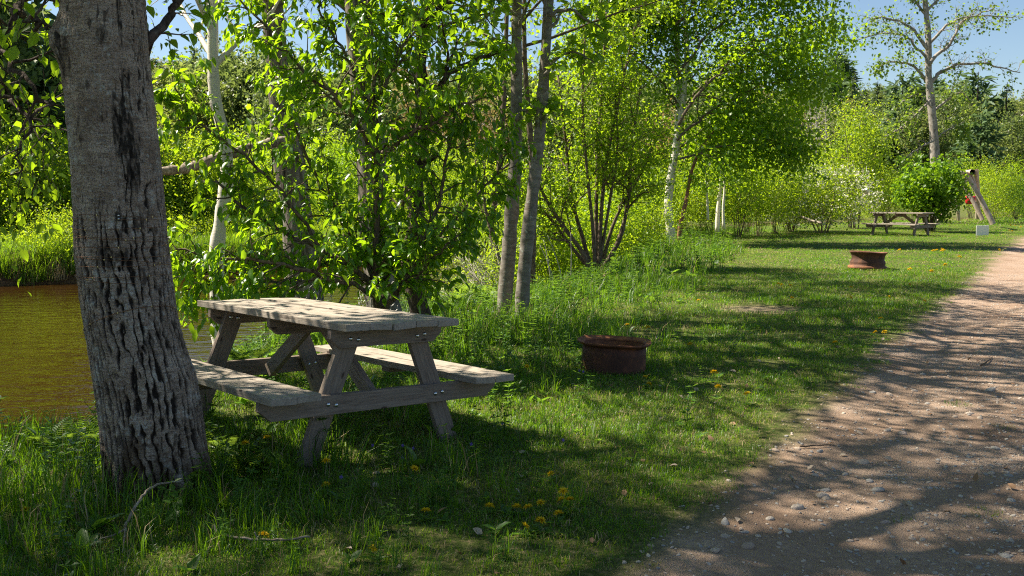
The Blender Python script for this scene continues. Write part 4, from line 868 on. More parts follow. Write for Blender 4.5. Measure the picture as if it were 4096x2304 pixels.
# ------------------------------------------------------------------ right side: flowering bush, tall bush, round bush, bare poplar
b1 = place('hawthorn_bush', shrub_meshes(140, 2.6, 2.0, 9, 200, 22, .085, M['shrub_yellow'], M['bark_twig'], stem_r=.03, lean=.9), 'spreading bush covered in cream blossom behind the far table', 'bush', G(*at(3290, 900, 37)[:2]))
rg = np.random.default_rng(9); c = rand_unit(rg, 260) * (rg.uniform(.75, 1.03, 260))[:, None] * np.array([2.0, 2.0, 1.2]) + np.array([0, 0, 1.4]); c = c[c[:, 2] > .3]
tag(link('blossom', leaf_mesh('blossom', *clump_frames(rg, c, np.full(len(c), .10), 11, .075, .9), LEAF4, M['blossom']), b1), kind='stuff')
b1b = copy_tree(b1, 'smaller cream blossomed bush at the left edge of the far lawn'); b1b.location = G(*at(3170, 905, 38.5)[:2]); b1b.rotation_euler.z = 2; b1b.scale = (.72, .72, .85)
b2 = place('tall_bush', shrub_meshes(141, 5.2, 2.3, 10, 260, 26, .095, M['shrub_yellow'], M['bark_twig'], stem_r=.03, cone=.72, lean=.2), 'tall pointed pale green bush behind the blossom', 'bush', G(*at(3420, 880, 42)[:2]))
b2b = copy_tree(b2, 'pale green bush filling the gap left of the round bush'); b2b.location = G(*at(3555, 880, 43)[:2]); b2b.scale = (.6, .6, .45); b2b.rotation_euler.z = 1.4
b3 = place('round_bush', shrub_meshes(142, 2.7, 1.28, 14, 230, 22, .13, M['shrub_green'], M['bark_shrub'], width=.8, stem_r=.03, low=.2, crad=.13), 'dense rounded dark green bush right behind the far table', 'bush', G(*at(3718, 885, 38)[:2]))
for k, (sx, d, s, kd, lab) in enumerate([(3960, 52, 1.0, 'yellow', 'loose yellow green shrub behind the log swing'), (4060, 56, 1.1, 'alder', 'loose shrub near the right edge beyond the swing'), (3880, 58, 1.2, 'yellow', 'shrub peeping out behind the round bush'), (4130, 48, .8, 'green', 'green shrub at the right edge of the far lawn'), (3650, 52, .8, 'yellow', 'pale shrub below the half bare poplar'), (4020, 66, 1.25, 'yellow', 'farther yellow shrub near the right edge')]):
    place('lawn_shrub', SH[kd][k % 2], lab, 'shrub', G((sx - 2048) / FPX * d, d), k, (s, s, s))
M['bark_far'] = bark_mat('poplar_limb_bark', (.14, .12, .10), (.27, .24, .21), (.40, .37, .33), .6, 10, .5)
pd = 50; PP = par(n=[9, 7, 0], lo=[.12, .15, 0], ratio=[.36, .55, 0], ang=[.8, .8, 0], trop=[.02, .03, .02], wob=[.16, .22, .26], rmin=.006)
build_tree('poplar_tree', 'half bare grey poplar with spreading limbs above the far lawn', G(*at(3735, 880, pd)[:2]),
           [(T([(3745, 900), (3738, 760), (3740, 620), (3728, 450), (3714, 300), (3713, 150), (3700, 0), (3685, -200), (3690, -420)], pd), R(42, pd), R(12, pd))], PP, M['poplar'], M['bark_far'], (LEAF4, .16, .85), 81, spawn_lo=.55, spawn_n=9, spawn_len=4.0, per=10, keep=.30, jit=.2, trunk_sides=12,
           limbs=[(T(L, pd + dd), a_ * .75, .022) for L, a_, dd in [([(3714, 335), (3660, 270), (3570, 245), (3505, 270)], .12, 1), ([(3713, 200), (3640, 110), (3540, 70), (3470, 80)], .12, -1), ([(3712, 240), (3640, 160), (3560, 130), (3430, 160)], .1, 0), ([(3722, 335), (3775, 280), (3850, 258), (3960, 262), (4080, 290)], .14, 0),
                                                     ([(3716, 260), (3800, 170), (3860, 80), (3980, 30)], .13, -1), ([(3715, 180), (3790, 100), (3900, 60), (4050, 70)], .11, 1), ([(3722, 400), (3650, 470), (3590, 520), (3540, 545)], .08, -1), ([(3732, 450), (3800, 390), (3850, 370), (3890, 420)], .09, 1), ([(3728, 430), (3680, 380), (3620, 400), (3580, 440)], .07, -1.5),
                                                     ([(3738, 560), (3680, 590), (3620, 640), (3590, 690)], .07, -1), ([(3738, 560), (3790, 520), (3840, 500), (3860, 560)], .07, 0), ([(3705, 60), (3640, -20), (3560, -80)], .1, 0), ([(3704, 50), (3780, -30), (3880, -80)], .1, 0)]], limb_n=15)
#END3
# ------------------------------------------------------------------ picnic tables
def board(name, p0, p1, wdir, wd, th, mat, parent, cut0=0.0, cut1=0.0, bev=.0025, seed=0, crown=0.0):
    """a plank from p0 to p1; wdir: direction of its width; th along the third axis; cut: bottom corner chamfer at an end"""
    p0, p1 = np.array(p0, float), np.array(p1, float); X_ = p1 - p0; L = np.linalg.norm(X_); X_ /= L; Wd = np.array(wdir, float); Wd -= X_ * (Wd @ X_); Wd /= np.linalg.norm(Wd); Zd = np.cross(X_, Wd)
    rg = np.random.default_rng(seed + int(L * 1000)); c = [(-L / 2 + (0 if not cut0 else 0), wd / 2)]
    prof = [(-L / 2, wd / 2), (L / 2, wd / 2)]
    prof += [(L / 2, -wd / 2 + cut1), (L / 2 - cut1 * 1.15, -wd / 2)] if cut1 else [(L / 2, -wd / 2)]
    prof += [(-L / 2 + cut0 * 1.15, -wd / 2), (-L / 2, -wd / 2 + cut0)] if cut0 else [(-L / 2, -wd / 2)]
    bm = bmesh.new(); f = bm.faces.new([bm.verts.new((a, b, -th / 2)) for a, b in prof]); r = bmesh.ops.extrude_face_region(bm, geom=[f])
    for v in r['geom']:
        if isinstance(v, bmesh.types.BMVert): v.co.z += th
    bmesh.ops.recalc_face_normals(bm, faces=bm.faces)
    bmesh.ops.bevel(bm, geom=list(bm.edges), offset=bev, segments=2, affect='EDGES', profile=.6)
    if not cut0 and not cut1:
        bmesh.ops.bisect_plane(bm, geom=list(bm.verts) + list(bm.edges) + list(bm.faces), plane_co=(0, 0, 0), plane_no=(1, 0, 0))
    tw = rg.normal(0, .0022); bw = rg.normal(0, .003)
    for v in bm.verts:
        t = v.co.x / (L / 2); v.co.z += bw * (1 - t * t) + tw * t * v.co.y / (wd / 2); v.co.x += rg.normal(0, .0012) + (v.co.y * rg.normal(0, .004) if abs(t) > .9 else 0); v.co.y += rg.normal(0, .0006)
    me = bpy.data.meshes.new(name); bm.to_mesh(me); bm.free(); me.materials.append(mat)
    o = link(name, me, parent); c = (p0 + p1) / 2
    o.matrix_basis = Matrix([[X_[k], Wd[k], Zd[k], c[k]] for k in range(3)] + [[0, 0, 0, 1]])
    return o
g = Geo(); g.tube(np.array([(0, 0, 0), (0, -.003, 0), (0, -.007, 0), (0, -.009, 0)]), [.0125, .012, .008, .003], 10); BOLT = g.mesh('bolt', M['bolt'])
def picnic_table(name, label, loc, rz, seed=0, tilt=(0, 0)):
    o = thing(name, label, 'table', loc, rz); o.rotation_euler = (tilt[0], tilt[1], rz)
    L, Wt, Zt, th = 1.83, .73, .737, .038; pw = .1405; zs = .392; fy = L / 2 - .175
    rg = np.random.default_rng(seed + 1)
    for k in range(5):
        x = -Wt / 2 + pw / 2 + k * (Wt - pw) / 4; e = rg.normal(0, .006, 2); dz = rg.normal(0, .0012)
        board('plank', (x, -L / 2 + e[0], Zt - th / 2 + dz), (x, L / 2 + e[1], Zt - th / 2 + dz), (1, 0, 0), pw, th, M['plank'], o, seed=seed + k, bev=.004)
    for s in (-1, 1):
        for k in range(2):
            x = s * (.492 + pw / 2 + k * (.285 - pw)); e = rg.normal(0, .008, 2)
            board('bench_plank', (x, -L / 2 + e[0], zs - th / 2), (x, L / 2 + e[1], zs - th / 2), (1, 0, 0), pw, th, M['plank'], o, seed=seed + 20 + k + s, bev=.004)
    ch, bh, lw, bt_ = .100, .104, .112, .038
    for s in (-1, 1):
        yc = s * fy; yl = s * (fy - bt_ - .001)
        zc = Zt - th - ch / 2 - .001
        cl_ = board('top_cleat', (-.36, yc, zc), (.36, yc, zc), (0, 0, 1), ch, bt_, M['beam'], o, .05, .05, seed=seed + 40)
        zb = zs - th - bh / 2 - .001
        sb2 = board('seat_beam', (-.765, yc, zb), (.765, yc, zb), (0, 0, 1), bh, bt_, M['beam'], o, .055, .055, seed=seed + 44)
        for q in (-1, 1):
            lg_ = board('leg', (q * .478, yl, -.03), (q * .195, yl, Zt - th - .004), (1, 0, 0), lw, bt_, M['beam'], o, seed=seed + 50 + q + s, bev=.003)
            xl = lambda z: q * (.478 - .283 * (z + .03) / (Zt - th + .026))
            for zz_ in (zc - .008, zb):
                for dx in (-.024, .024):
                    b = link('bolt', BOLT, o, (xl(zz_) + dx * (1 if zz_ == zc else 1), yc + s * bt_ / 2 + s * .0005, zz_ + dx * .15 * q)); b.rotation_euler = (0, 0, 0 if s < 0 else PI); bd = cl_ if zz_ > .5 else sb2; b.parent = bd; b.matrix_parent_inverse = bd.matrix_basis.inverted()
                    b = link('bolt', BOLT, o, (xl(zz_) + dx, yl - s * (bt_ / 2 + .0005), zz_ + dx * .15 * q)); b.rotation_euler = (0, 0, PI if s < 0 else 0); b.parent = lg_; b.matrix_parent_inverse = lg_.matrix_basis.inverted()
        board('brace', (.0 + .022 * s, s * (fy - bt_ * 2.1), zb - .02), (.022 * s, s * .06, Zt - th - .012), (0, 1, .9), .088, bt_, M['beam'], o, seed=seed + 60 + s)
    board('top_cleat', (-.33, 0, Zt - th - ch / 2 - .001), (.33, 0, Zt - th - ch / 2 - .001), (0, 0, 1), ch, bt_, M['beam'], o, .05, .05, seed=seed + 70)
    for s in (-1, 1): board('seat_cleat', (s * .505, .02, zs - th - .02), (s * .765, .02, zs - th - .02), (0, 1, 0), .09, .038, M['beam'], o, seed=seed + 72 + s)
    return o
picnic_table('picnic_table', 'weathered grey wooden picnic table beside the thick leaning tree', (-1.185, 5.95, hz(-1.185, 5.95) + .0), .713, 3, (-.012, .037))
fy_ = at(3600, 925, 35.0)
picnic_table('picnic_table', 'small distant grey picnic table in front of the round green bush', G(fy_[0], fy_[1]), .70, 100, (0, 0)).scale = (1.1, 1.1, 1.1)

# ------------------------------------------------------------------ fire rings
def lathe(name, prof, seg, mat, rust_lit, wob=.004, seed=0):
    a_ = np.arange(seg) * 2 * PI / seg; prof = np.array(prof); n = len(prof); rr, zz_ = prof[:, 0], prof[:, 1]
    k = 1 + wob * (np.cos(2 * a_ + seed) + .6 * np.cos(5 * a_ + 2 * seed)) / .28; V = np.stack([rr[:, None] * np.cos(a_) * k, rr[:, None] * np.sin(a_) * k, zz_[:, None] + .004 * np.cos(3 * a_ + seed)[None]], -1).reshape(-1, 3)
    i = np.arange(n - 1)[:, None] * seg; j = np.arange(seg)[None]; j2 = (j + 1) % seg
    return raw_mesh(name, V, np.stack([i + j, i + j2, i + seg + j2, i + seg + j], -1).reshape(-1, 4), mat, True, {'rust_lit': ('FLOAT', np.repeat(np.array(rust_lit, float), seg))})
p = on_ground(2462, 1500); r1 = thing('fire_ring', 'dark rusted steel fire ring nearest the picnic table', 'fire pit', G(p[0], p[1] + .18))
r1.rotation_euler = (.015, .035, .3)
link('wall', lathe('wall', [(.256, -.04), (.256, .06), (.254, .15), (.2545, .215), (.244, .216), (.243, .12), (.244, -.04)], 72, M['rust_lit'], [.1, .05, 0, .1, .5, .7, .6]), r1)
link('rim', lathe('rim', [(.252, .208), (.262, .222), (.283, .228), (.294, .236), (.297, .246), (.293, .252), (.286, .248), (.272, .240), (.250, .236), (.243, .230), (.243, .218)], 72, M['rust_lit'], [.1, .1, .1, .2, .3, .5, .7, .8, .8, .7, .6]), r1)
tag(link('ash_bed', lathe('ash_bed', [(.24, .02), (.15, .03), (.05, .028), (.002, .03)], 24, plain('ash', (.07, .06, .055), .95), [0, 0, 0, 0]), r1), kind='stuff')
p = on_ground(3488, 1085); r2 = thing('fire_ring', 'waisted rusty wheel rim used as fire ring on the far lawn', 'fire pit', G(p[0], p[1] + .25, .06))
r2.rotation_euler = (-.01, .04, 0)
link('rim', lathe('rim', [(.35, -.02), (.352, .012), (.335, .022), (.312, .035), (.318, .07), (.314, .105), (.294, .14), (.293, .185), (.302, .225), (.322, .262), (.337, .272), (.345, .285), (.34, .292), (.322, .286), (.310, .262), (.290, .22), (.283, .185), (.283, .15), (.300, .10), (.305, .0)], 64, M['rust_lit2'], [.9, 1, .9, .4, .1, .15, .1, 0, .05, .1, .3, .4, .5, .5, .6, .5, .4, .4, .4, .4]), r2)

# ------------------------------------------------------------------ log swing, white board, bird feeder
sd = 40.0; sb = np.array(G(*at(3930, 890, sd)[:2])); sw = thing('log_swing', 'rustic peeled log swing frame right of the round bush', 'swing', sb)
def log(nm, a_, b_, r, lab=None):
    g = Geo(); P = spline([a_ - sb, (a_ + b_) / 2 - sb + np.array([.02, 0, .03]), b_ - sb], 8); g.tube(P, np.linspace(r, r * .85, 8), 9); o = link(nm, g.mesh(nm, M['log']), sw)
    if lab: o['label'] = lab
    return o
log('leg', at(3972, 897, sd - .3), at(3863, 690, sd), .11); log('leg', at(3912, 872, sd + 1.2), at(3905, 680, sd + .1), .10); log('leg', at(3930, 880, sd - .1), at(3855, 745, sd + .2), .09)
log('leg', at(3755, 885, sd + 3.4), at(3880, 690, sd + 3.0), .10); log('leg', at(3835, 880, sd + 4.4), at(3815, 690, sd + 3.3), .07)
log('crossbeam', at(3890, 688, sd - .3), at(3838, 698, sd + 3.9), .11); log('crossbeam', at(3835, 690, sd - .1), at(3882, 700, sd + .1), .07)
log('brace', at(3880, 690, sd), at(3905, 748, sd + .1), .05)
for dx in (0, 18):
    g = Geo(); g.tube(np.array([at(3866 + dx, 705, sd + .4) - sb, at(3868 + dx, 790, sd + .4) - sb]), .012, 5); link('chain', g.mesh('chain', M['chain']), sw)
bs_ = link('seat', lathe('seat', [(.02, 0), (.15, .0), (.19, .06), (.2, .22), (.19, .32), (.175, .32), (.17, .1), (.02, .04)], 20, M['red_plastic'], [0] * 8), sw, at(3882, 800, sd + .4) - sb - np.array([0, 0, .16]))
bs_['label'] = 'red plastic bucket seat hanging in the frame'
p = at(3930, 917, 34); wbd = thing('white_board', 'small white board standing on the grass by the log swing', 'sign', G(p[0], p[1])); gz = wbd.location.z
link('panel', box_mesh('panel', .43, .018, .34, M['white_paint'], .004), wbd, (0, 0, .21), (.05, -.03, .02))
for dx in (-.15, .15):
    g = Geo(); g.tube(np.array([(dx, .02, -.03), (dx, .02, .36)]), .006, 6); link('stake', g.mesh('stake', M['wire']), wbd)
p = at(3464, 765, 35.8); bf = thing('bird_feeder', 'small pale roofed bird feeder hanging before the blossom bush', 'feeder', p)
link('house', box_mesh('house', .14, .12, .16, M['log'], .006), bf, (0, 0, -.04)); g = Geo(); g.tube(np.array([(0, 0, .03), (0, 0, .06), (0, 0, .12)]), [.16, .13, .01], 8); link('roof', g.mesh('roof', M['white_paint'], False), bf)
g = Geo(); g.tube(np.array([(0, 0, .11), (0, .05, .9)]), .004, 4); link('hanger', g.mesh('hanger', M['chain']), bf)

# ------------------------------------------------------------------ chicken wire round two trunks
def chicken(name, label, base, r0, r1, h, seed):
    o = thing(name, label, 'wire guard', base); g = Geo(); rg = np.random.default_rng(seed); nc = 26; nrw = 11; ang = 2 * PI / nc; ch = h / nrw
    def pt(i, z):
        t = z / h; rr = (r0 + (r1 - r0) * t) * (1 + .03 * math.sin(i * 1.7 + z * 5)); return np.array([rr * math.cos(i * ang), rr * math.sin(i * ang), z])
    for rw in range(nrw):
        for c in range(nc):
            off = .5 * (rw % 2); z = rw * ch
            a1 = pt(c + off, z); b1_ = pt(c + off, z + ch * .55); g.tube(np.array([a1, b1_]), .0013, 3, False)
            g.tube(np.array([b1_, pt(c + off + .5, z + ch)]), .0013, 3, False); g.tube(np.array([b1_, pt(c + off - .5, z + ch)]), .0013, 3, False)
    tag(link('mesh', g.mesh('mesh', M['wire']), o), kind='stuff')
    return o
bb = at(1238, 1330, 11); chicken('chicken_wire_guard', 'chicken wire sleeve round the old pale trunk', G(bb[0], bb[1]), .26, .25, .75, 1)
bb = at(1540, 1300, 9.8); chicken('chicken_wire_guard', 'chicken wire sleeve round the old furrowed trunk', G(bb[0], bb[1]), .26, .25, .6, 2)

# ------------------------------------------------------------------ fallen sticks
def gp(sx, sy, dz=.03):
    q = on_ground(sx, sy, dz); return np.array([q[0], q[1], hz(q[0], q[1]) + dz])
stick_thing('fallen_branch', 'forked bare branch lying in the grass before the thick trunk', [gp(500, 2118, .06), gp(522, 2060, .12), gp(570, 1985, .16), gp(610, 1945, .16), gp(680, 1926, .14), gp(735, 1922, .12)], .0065, .004, M['deadwood'], 'branch', 6, [[gp(500, 2118, .06), gp(460, 2140, .06), gp(400, 2155, .04)], [gp(503, 2112, .07), gp(497, 2160, .06), gp(490, 2215, .03)]])
stick_thing('fallen_branch', 'short crooked stick in the grass below the table', [gp(855, 2098, .05), gp(870, 2130, .03), gp(960, 2150, .035), gp(1080, 2157, .03), gp(1180, 2150, .04), gp(1240, 2140, .04)], .006, .004, M['deadwood'], 'branch', 6, [[gp(1040, 2155, .03), gp(1025, 2140, .06), gp(1018, 2125, .08)]])
stick_thing('fallen_branch', 'small broken twig stub lying at the path edge', [gp(3160, 1885, .03), gp(3175, 1900, .03), gp(3188, 1912, .03)], .009, .006, M['deadwood'], 'branch', 6, [[gp(3178, 1902, .03), gp(3190, 1896, .05)]])
stick_thing('fallen_branch', 'thin dark stick lying across the path edge', [gp(3200, 1778, .012), gp(3260, 1772, .015), gp(3330, 1765, .012)], .006, .003, M['bark_shrub'], 'branch')
stick_thing('fallen_branch', 'thin dark twig lying on the right of the path', [gp(3925, 1440, .012), gp(3950, 1425, .02), gp(3970, 1412, .012)], .008, .004, M['bark_shrub'], 'branch')
stick_thing('fallen_branch', 'dead pole lying under the blossom bush', [at(3200, 868, 34), at(3240, 880, 33.5), at(3285, 893, 33)], .05, .035, M['deadwood'], 'branch')
for k, (a_, b_, lab) in enumerate([((2205, 1130), (2175, 960), 'left of the pale dead stems right of the maple'), ((2220, 1130), (2160, 980), 'leaning pale dead stem right of the maple'), ((2255, 1120), (2190, 940), 'right of the pale dead stems right of the maple'), ((2283, 1110), (2283, 930), 'upright pale dead stem between maple and alder')]):
    p0 = on_ground(*a_); dd = p0[1]; stick_thing('dead_sapling', lab, [p0 - (0, 0, .05), (p0 + at(*b_, dd)) / 2 + (0.01, 0, 0), at(*b_, dd)], .009, .005, M['bark_pale'], 'sapling')
#END4
# ------------------------------------------------------------------ grass and weeds
def grass_patch(seed, n, rad, hlo, hhi, wd, lean, mat, straw=0.0):
    rg = np.random.default_rng(seed); a_ = rg.uniform(0, 2 * PI, n); rr = rad * np.sqrt(rg.uniform(0, 1, n)); h = rg.uniform(hlo, hhi, n) * (1 - .35 * (rr / rad) ** 2)
    B = np.stack([rr * np.cos(a_), rr * np.sin(a_), np.zeros(n) - .005], -1); az = rg.uniform(0, 2 * PI, n); ln = rg.uniform(.15, lean, n)
    d = np.stack([np.cos(az), np.sin(az), 0 * az], -1); s = np.stack([-np.sin(az), np.cos(az), 0 * az], -1); tw = rg.uniform(-.8, .8, n); s = unit(s * np.cos(tw)[:, None] + d * np.sin(tw)[:, None])
    w = wd * rg.uniform(.6, 1.3, n); up = np.array([0, 0, 1.])
    m = B + (d * (ln * .35)[:, None] + up * .6) * h[:, None]; t = B + (d * ln[:, None] + up * (1.0 - .3 * ln)[:, None]) * h[:, None]
    V = np.stack([B - s * w[:, None] / 2, B + s * w[:, None] / 2, m - s * w[:, None] * .4, m + s * w[:, None] * .4, t], 1).reshape(-1, 3)
    F = (np.array([(0, 1, 3), (0, 3, 2), (2, 3, 4)])[None] + (np.arange(n) * 5)[:, None, None]).reshape(-1, 3)
    me = raw_mesh('grass_tuft', V, F, mat)
    if straw:
        me.materials.append(M['straw']); k = (rg.random(n) < straw).astype(np.int32).repeat(3); me.polygons.foreach_set('material_index', k)
    return me
def join_frames(list_): return tuple(np.concatenate([f[k] for f in list_]) for k in range(5))
def forb(seed, h, nst, size, width, mat, whorl=False):
    rg = np.random.default_rng(seed); P, D, Nn, L, g = [], [], [], [], Geo()
    for s in range(nst):
        az = rg.uniform(0, 2 * PI); tip = np.array([math.cos(az) * rg.uniform(.1, .35), math.sin(az) * rg.uniform(.1, .35), 1]) * h * rg.uniform(.7, 1.1); st = spline([np.zeros(3), tip * np.array([.3, .3, .5]), tip], 6); g.tube(st, np.linspace(.0022, .001, 6), 4, False)
        nn = max(3, int(tip[2] / .035)); a0 = rg.uniform(0, 6)
        for k in range(nn):
            t = (k + .8) / nn; p = st[0] + (tip) * t if False else st[min(5, int(t * 5.99))]; m = 5 if whorl else 2
            for q in range(m):
                aa = a0 + k * 1.57 + q * 2 * PI / m; e = .35 if whorl else rg.uniform(-.1, .5); P.append(p); D.append((math.cos(aa), math.sin(aa), e)); Nn.append((-math.cos(aa) * .3, -math.sin(aa) * .3, 1)); L.append(size * rg.uniform(.7, 1.2) * (1.1 - .4 * t))
    P, D, Nn, L = map(np.array, (P, D, Nn, L)); V, F = leaf_arrays(P, D, Nn + rg.normal(0, .2, Nn.shape), L, L * width, LEAF4)
    gV = np.vstack(g.V); gF = np.vstack(g.F); tri = np.vstack([gF[:, [0, 1, 2]], gF[:, [0, 2, 3]]]) + len(V)
    return raw_mesh('weed', np.vstack([V, gV]), np.vstack([F, tri]), mat)
def rosette(seed, n, size, width, mat, up=.5):
    rg = np.random.default_rng(seed); aa = np.arange(n) * 2.4 + rg.normal(0, .3, n); P = np.zeros((n, 3)) + np.array([0, 0, .01]); e = rg.uniform(.2, up, n) ; D = np.stack([np.cos(aa), np.sin(aa), e], -1); Nn = np.stack([-np.cos(aa) * e, -np.sin(aa) * e, 1 + 0 * aa], -1); L = size * rg.uniform(.6, 1.2, n)
    return leaf_mesh('weed', P, D, Nn, L, L * width, LEAF8, mat)
def frond_mesh(seed, Lf, npair, mat, arch=.5, wmax=.26, name='frond'):
    """one pinnate frond along +x, rising and arching over"""
    rg = np.random.default_rng(seed); t = np.linspace(0, 1, 12); sp_ = np.stack([t * Lf * (.55 + .25 * t), 0 * t, Lf * (.85 * t - arch * t * t)], -1); g = Geo(); g.tube(sp_, np.linspace(.0025, .0008, 12), 4, False)
    tt = np.linspace(.12, .99, npair); P, D, Nn, L = [], [], [], []
    for k, q in enumerate(tt):
        p = np.array([np.interp(q, t, sp_[:, c]) for c in range(3)]); tg = unit(np.array([np.interp(min(1, q + .05), t, sp_[:, c]) for c in range(3)]) - p + 1e-6); ln = Lf * wmax * math.sin(PI * min(1, .12 + q * .88)) ** .8 * (1.05 - .3 * q) + .004
        for s in (-1, 1): P.append(p); D.append(tg * .45 + np.array([0, s, -.12])); Nn.append(np.cross(tg, (0, 1., 0)) * -1 + rg.normal(0, .12, 3)); L.append(ln * rg.uniform(.85, 1.1))
    P, D, Nn, L = map(np.array, (P, D, Nn, L)); Nn[:, 2] = np.abs(Nn[:, 2]); V, F = leaf_arrays(P, D, Nn, L, np.maximum(L * .22, .006), LEAF4); gV = np.vstack(g.V); gF = np.vstack(g.F); tri = np.vstack([gF[:, [0, 1, 2]], gF[:, [0, 2, 3]]]) + len(V)
    return raw_mesh(name, np.vstack([V, gV]), np.vstack([F, tri]), mat)

rng = np.random.default_rng(900)
def field(y0, y1, step, halfw=.60, extra=2.0):
    ys = np.arange(y0, y1, step); out = []
    for y in ys:
        xs = np.arange(-(halfw * y + extra), halfw * y + extra, step); out.append(np.stack([xs + rng.uniform(-.5, .5, len(xs)) * step, y + rng.uniform(-.5, .5, len(xs)) * step], -1))
    return np.vstack(out)
def lawn_scatter(name, label, P, protos, smin, smax, pr, keepf=None, zsc=1.0):
    x, y = P[:, 0], P[:, 1]; sn = sdist(x, y, NEAR); ps_ = path_s(x, y); k = (sn > .05)
    edge = smooth01(.12, -.35, ps_); k &= rng.random(len(x)) < edge ** 1.3 + .006
    k &= (((x - 3.15) / .62) ** 2 + ((y - 12.45) / .4) ** 2 > rng.uniform(.6, 1.3, len(x)))
    if keepf is not None: k &= keepf(x, y, sn, ps_)
    x, y = x[k], y[k]; n = len(x); sc = rng.uniform(smin, smax, n) * (.6 + .4 * smooth01(.05, -.5, ps_[k]))
    s3 = np.column_stack([sc, sc, sc * zsc * (.75 + .5 * (fbm(x * .8, y * .8, 0, 55, 3) + .5))])
    return scatter(name, np.column_stack([x, y, height(x, y)]), np.column_stack([rng.normal(0, .08, (n, 2)), rng.uniform(0, 2 * PI, n)]), s3, rng.choice(len(protos), n, p=pr), protos, label, 'grass')
GP = [grass_patch(k, 150, .15, .022, .062, .0030, 1.15, M['grass'], .03) for k in range(4)] + [grass_patch(10 + k, 120, .15, .02, .055, .0030, 1.2, M['grass_yellow'], .27) for k in range(3)]
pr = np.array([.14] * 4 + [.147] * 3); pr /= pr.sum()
thin = lambda x, y, sn, ps_: rng.random(len(x)) < .45 + 1.1 * smooth01(-.4, .15, fbm(x * 1.3, y * 1.3, 0, 66, 4))
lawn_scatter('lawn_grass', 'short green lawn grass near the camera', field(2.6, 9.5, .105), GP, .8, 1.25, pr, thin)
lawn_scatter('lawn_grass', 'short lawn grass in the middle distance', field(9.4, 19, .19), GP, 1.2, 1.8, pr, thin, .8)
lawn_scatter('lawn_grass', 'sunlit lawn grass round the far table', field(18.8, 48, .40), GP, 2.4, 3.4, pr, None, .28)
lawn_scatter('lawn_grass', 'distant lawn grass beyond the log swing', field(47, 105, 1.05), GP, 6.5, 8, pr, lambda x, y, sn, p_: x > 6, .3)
# taller growth: bank edge, round the trees
def weedy(x, y, sn, ps_):
    w = smooth01(1.9, .5, sn) * .95
    w = np.maximum(w, .9 * np.exp(-(((x + 1.9) / 1.6) ** 2 + ((y - 4.4) / 1.0) ** 2) ** 1.5)); w = np.maximum(w, .85 * np.exp(-(((x + .1) / 1.2) ** 2 + ((y - 9.6) / 2.4) ** 2) ** 1.5))
    w = np.maximum(w, .8 * smooth01(-1.6, -2.4, x) * (y < 7))
    w = np.maximum(w, np.exp(-(((x + 2.0) / 1.3) ** 2 + ((y - 4.55) / .55) ** 2) ** 2))
    w = w * (.75 + .25 * smooth01(4.2, 5.0, y + .25 * x + .4)); w = np.maximum(w, .5 * smooth01(3.2, 1.2, sn))
    w = np.maximum(w, .22 * np.exp(-((x + 1.0) ** 2 + (y - 6.2) ** 2) / 1.2))
    return w
def weed_scatter(name, label, P, protos, smin, smax, dens, pr=None, off=0):
    x, y = P[:, 0], P[:, 1]; sn = sdist(x, y, NEAR); ps_ = path_s(x, y)
    k = (sn > -.35) & (ps_ < -.5) & ((x - .85) ** 2 + (y - 7.35) ** 2 > .62 ** 2) & (rng.random(len(x)) < dens * weedy(x, y, sn, ps_) * (.4 + 1.2 * smooth01(-.3, .4, fbm(x * .9, y * .9, 0, 88 + off, 3))))
    x, y = x[k], y[k]; n = len(x)
    return scatter(name, np.column_stack([x, y, height(x, y)]), np.column_stack([rng.normal(0, .12, (n, 2)), rng.uniform(0, 2 * PI, n)]), rng.uniform(smin, smax, n) * (.55 + .45 * np.maximum(smooth01(4.2, 5.4, y), .9 * np.exp(-((x + 1.9) ** 2 + (y - 4.45) ** 2) / .5))) * (1 - .35 * np.exp(-((y - 7.6) / 1.6) ** 2)), rng.choice(len(protos), n, p=pr), protos, label, 'weeds')
TALL = [grass_patch(30 + k, 40, .10, .14, .34, .0055, .7, M['grass'], .05) for k in range(3)]
WD = [forb(k, .22, 3, .055, .5, M['weed']) for k in range(3)] + [forb(10 + k, .26, 2, .05, .28, M['weed'], True) for k in range(2)] + [rosette(20 + k, 7, .10, .5, M['weed'], 1.2) for k in range(2)] + [rosette(25, 5, .09, .75, M['weed'], 1.4)]
weed_scatter('tall_grass', 'tall unmown grass along the bank and round the trunks', field(3.2, 16, .16), TALL, .7, 1.25, 1.0)
weed_scatter('leafy_weeds', 'leafy green weeds growing along the bank and round the trunks', field(3.2, 16, .105), WD, .7, 1.4, .62, off=3)
weed_scatter('tall_grass', 'tall grass along the bank in the distance', field(16, 40, .36), TALL, 1.2, 1.8, .9, off=5)
weed_scatter('leafy_weeds', 'leafy weeds along the bank in the distance', field(16, 40, .30), WD, 1.3, 2.2, .7, off=7)
lw = lambda x, y, sn, ps_: (rng.random(len(x)) < .10 + .2 * smooth01(2.5, .8, sn)) & (ps_ < -.4)
lawn_scatter('lawn_weeds', 'scattered broad leaved weeds in the lawn', field(3, 12, .17), [rosette(60 + k, 6, .055, .55, M['weed'], .9) for k in range(3)] + [forb(66, .07, 3, .03, .6, M['weed'])], .7, 1.3, [.25] * 4, lw)
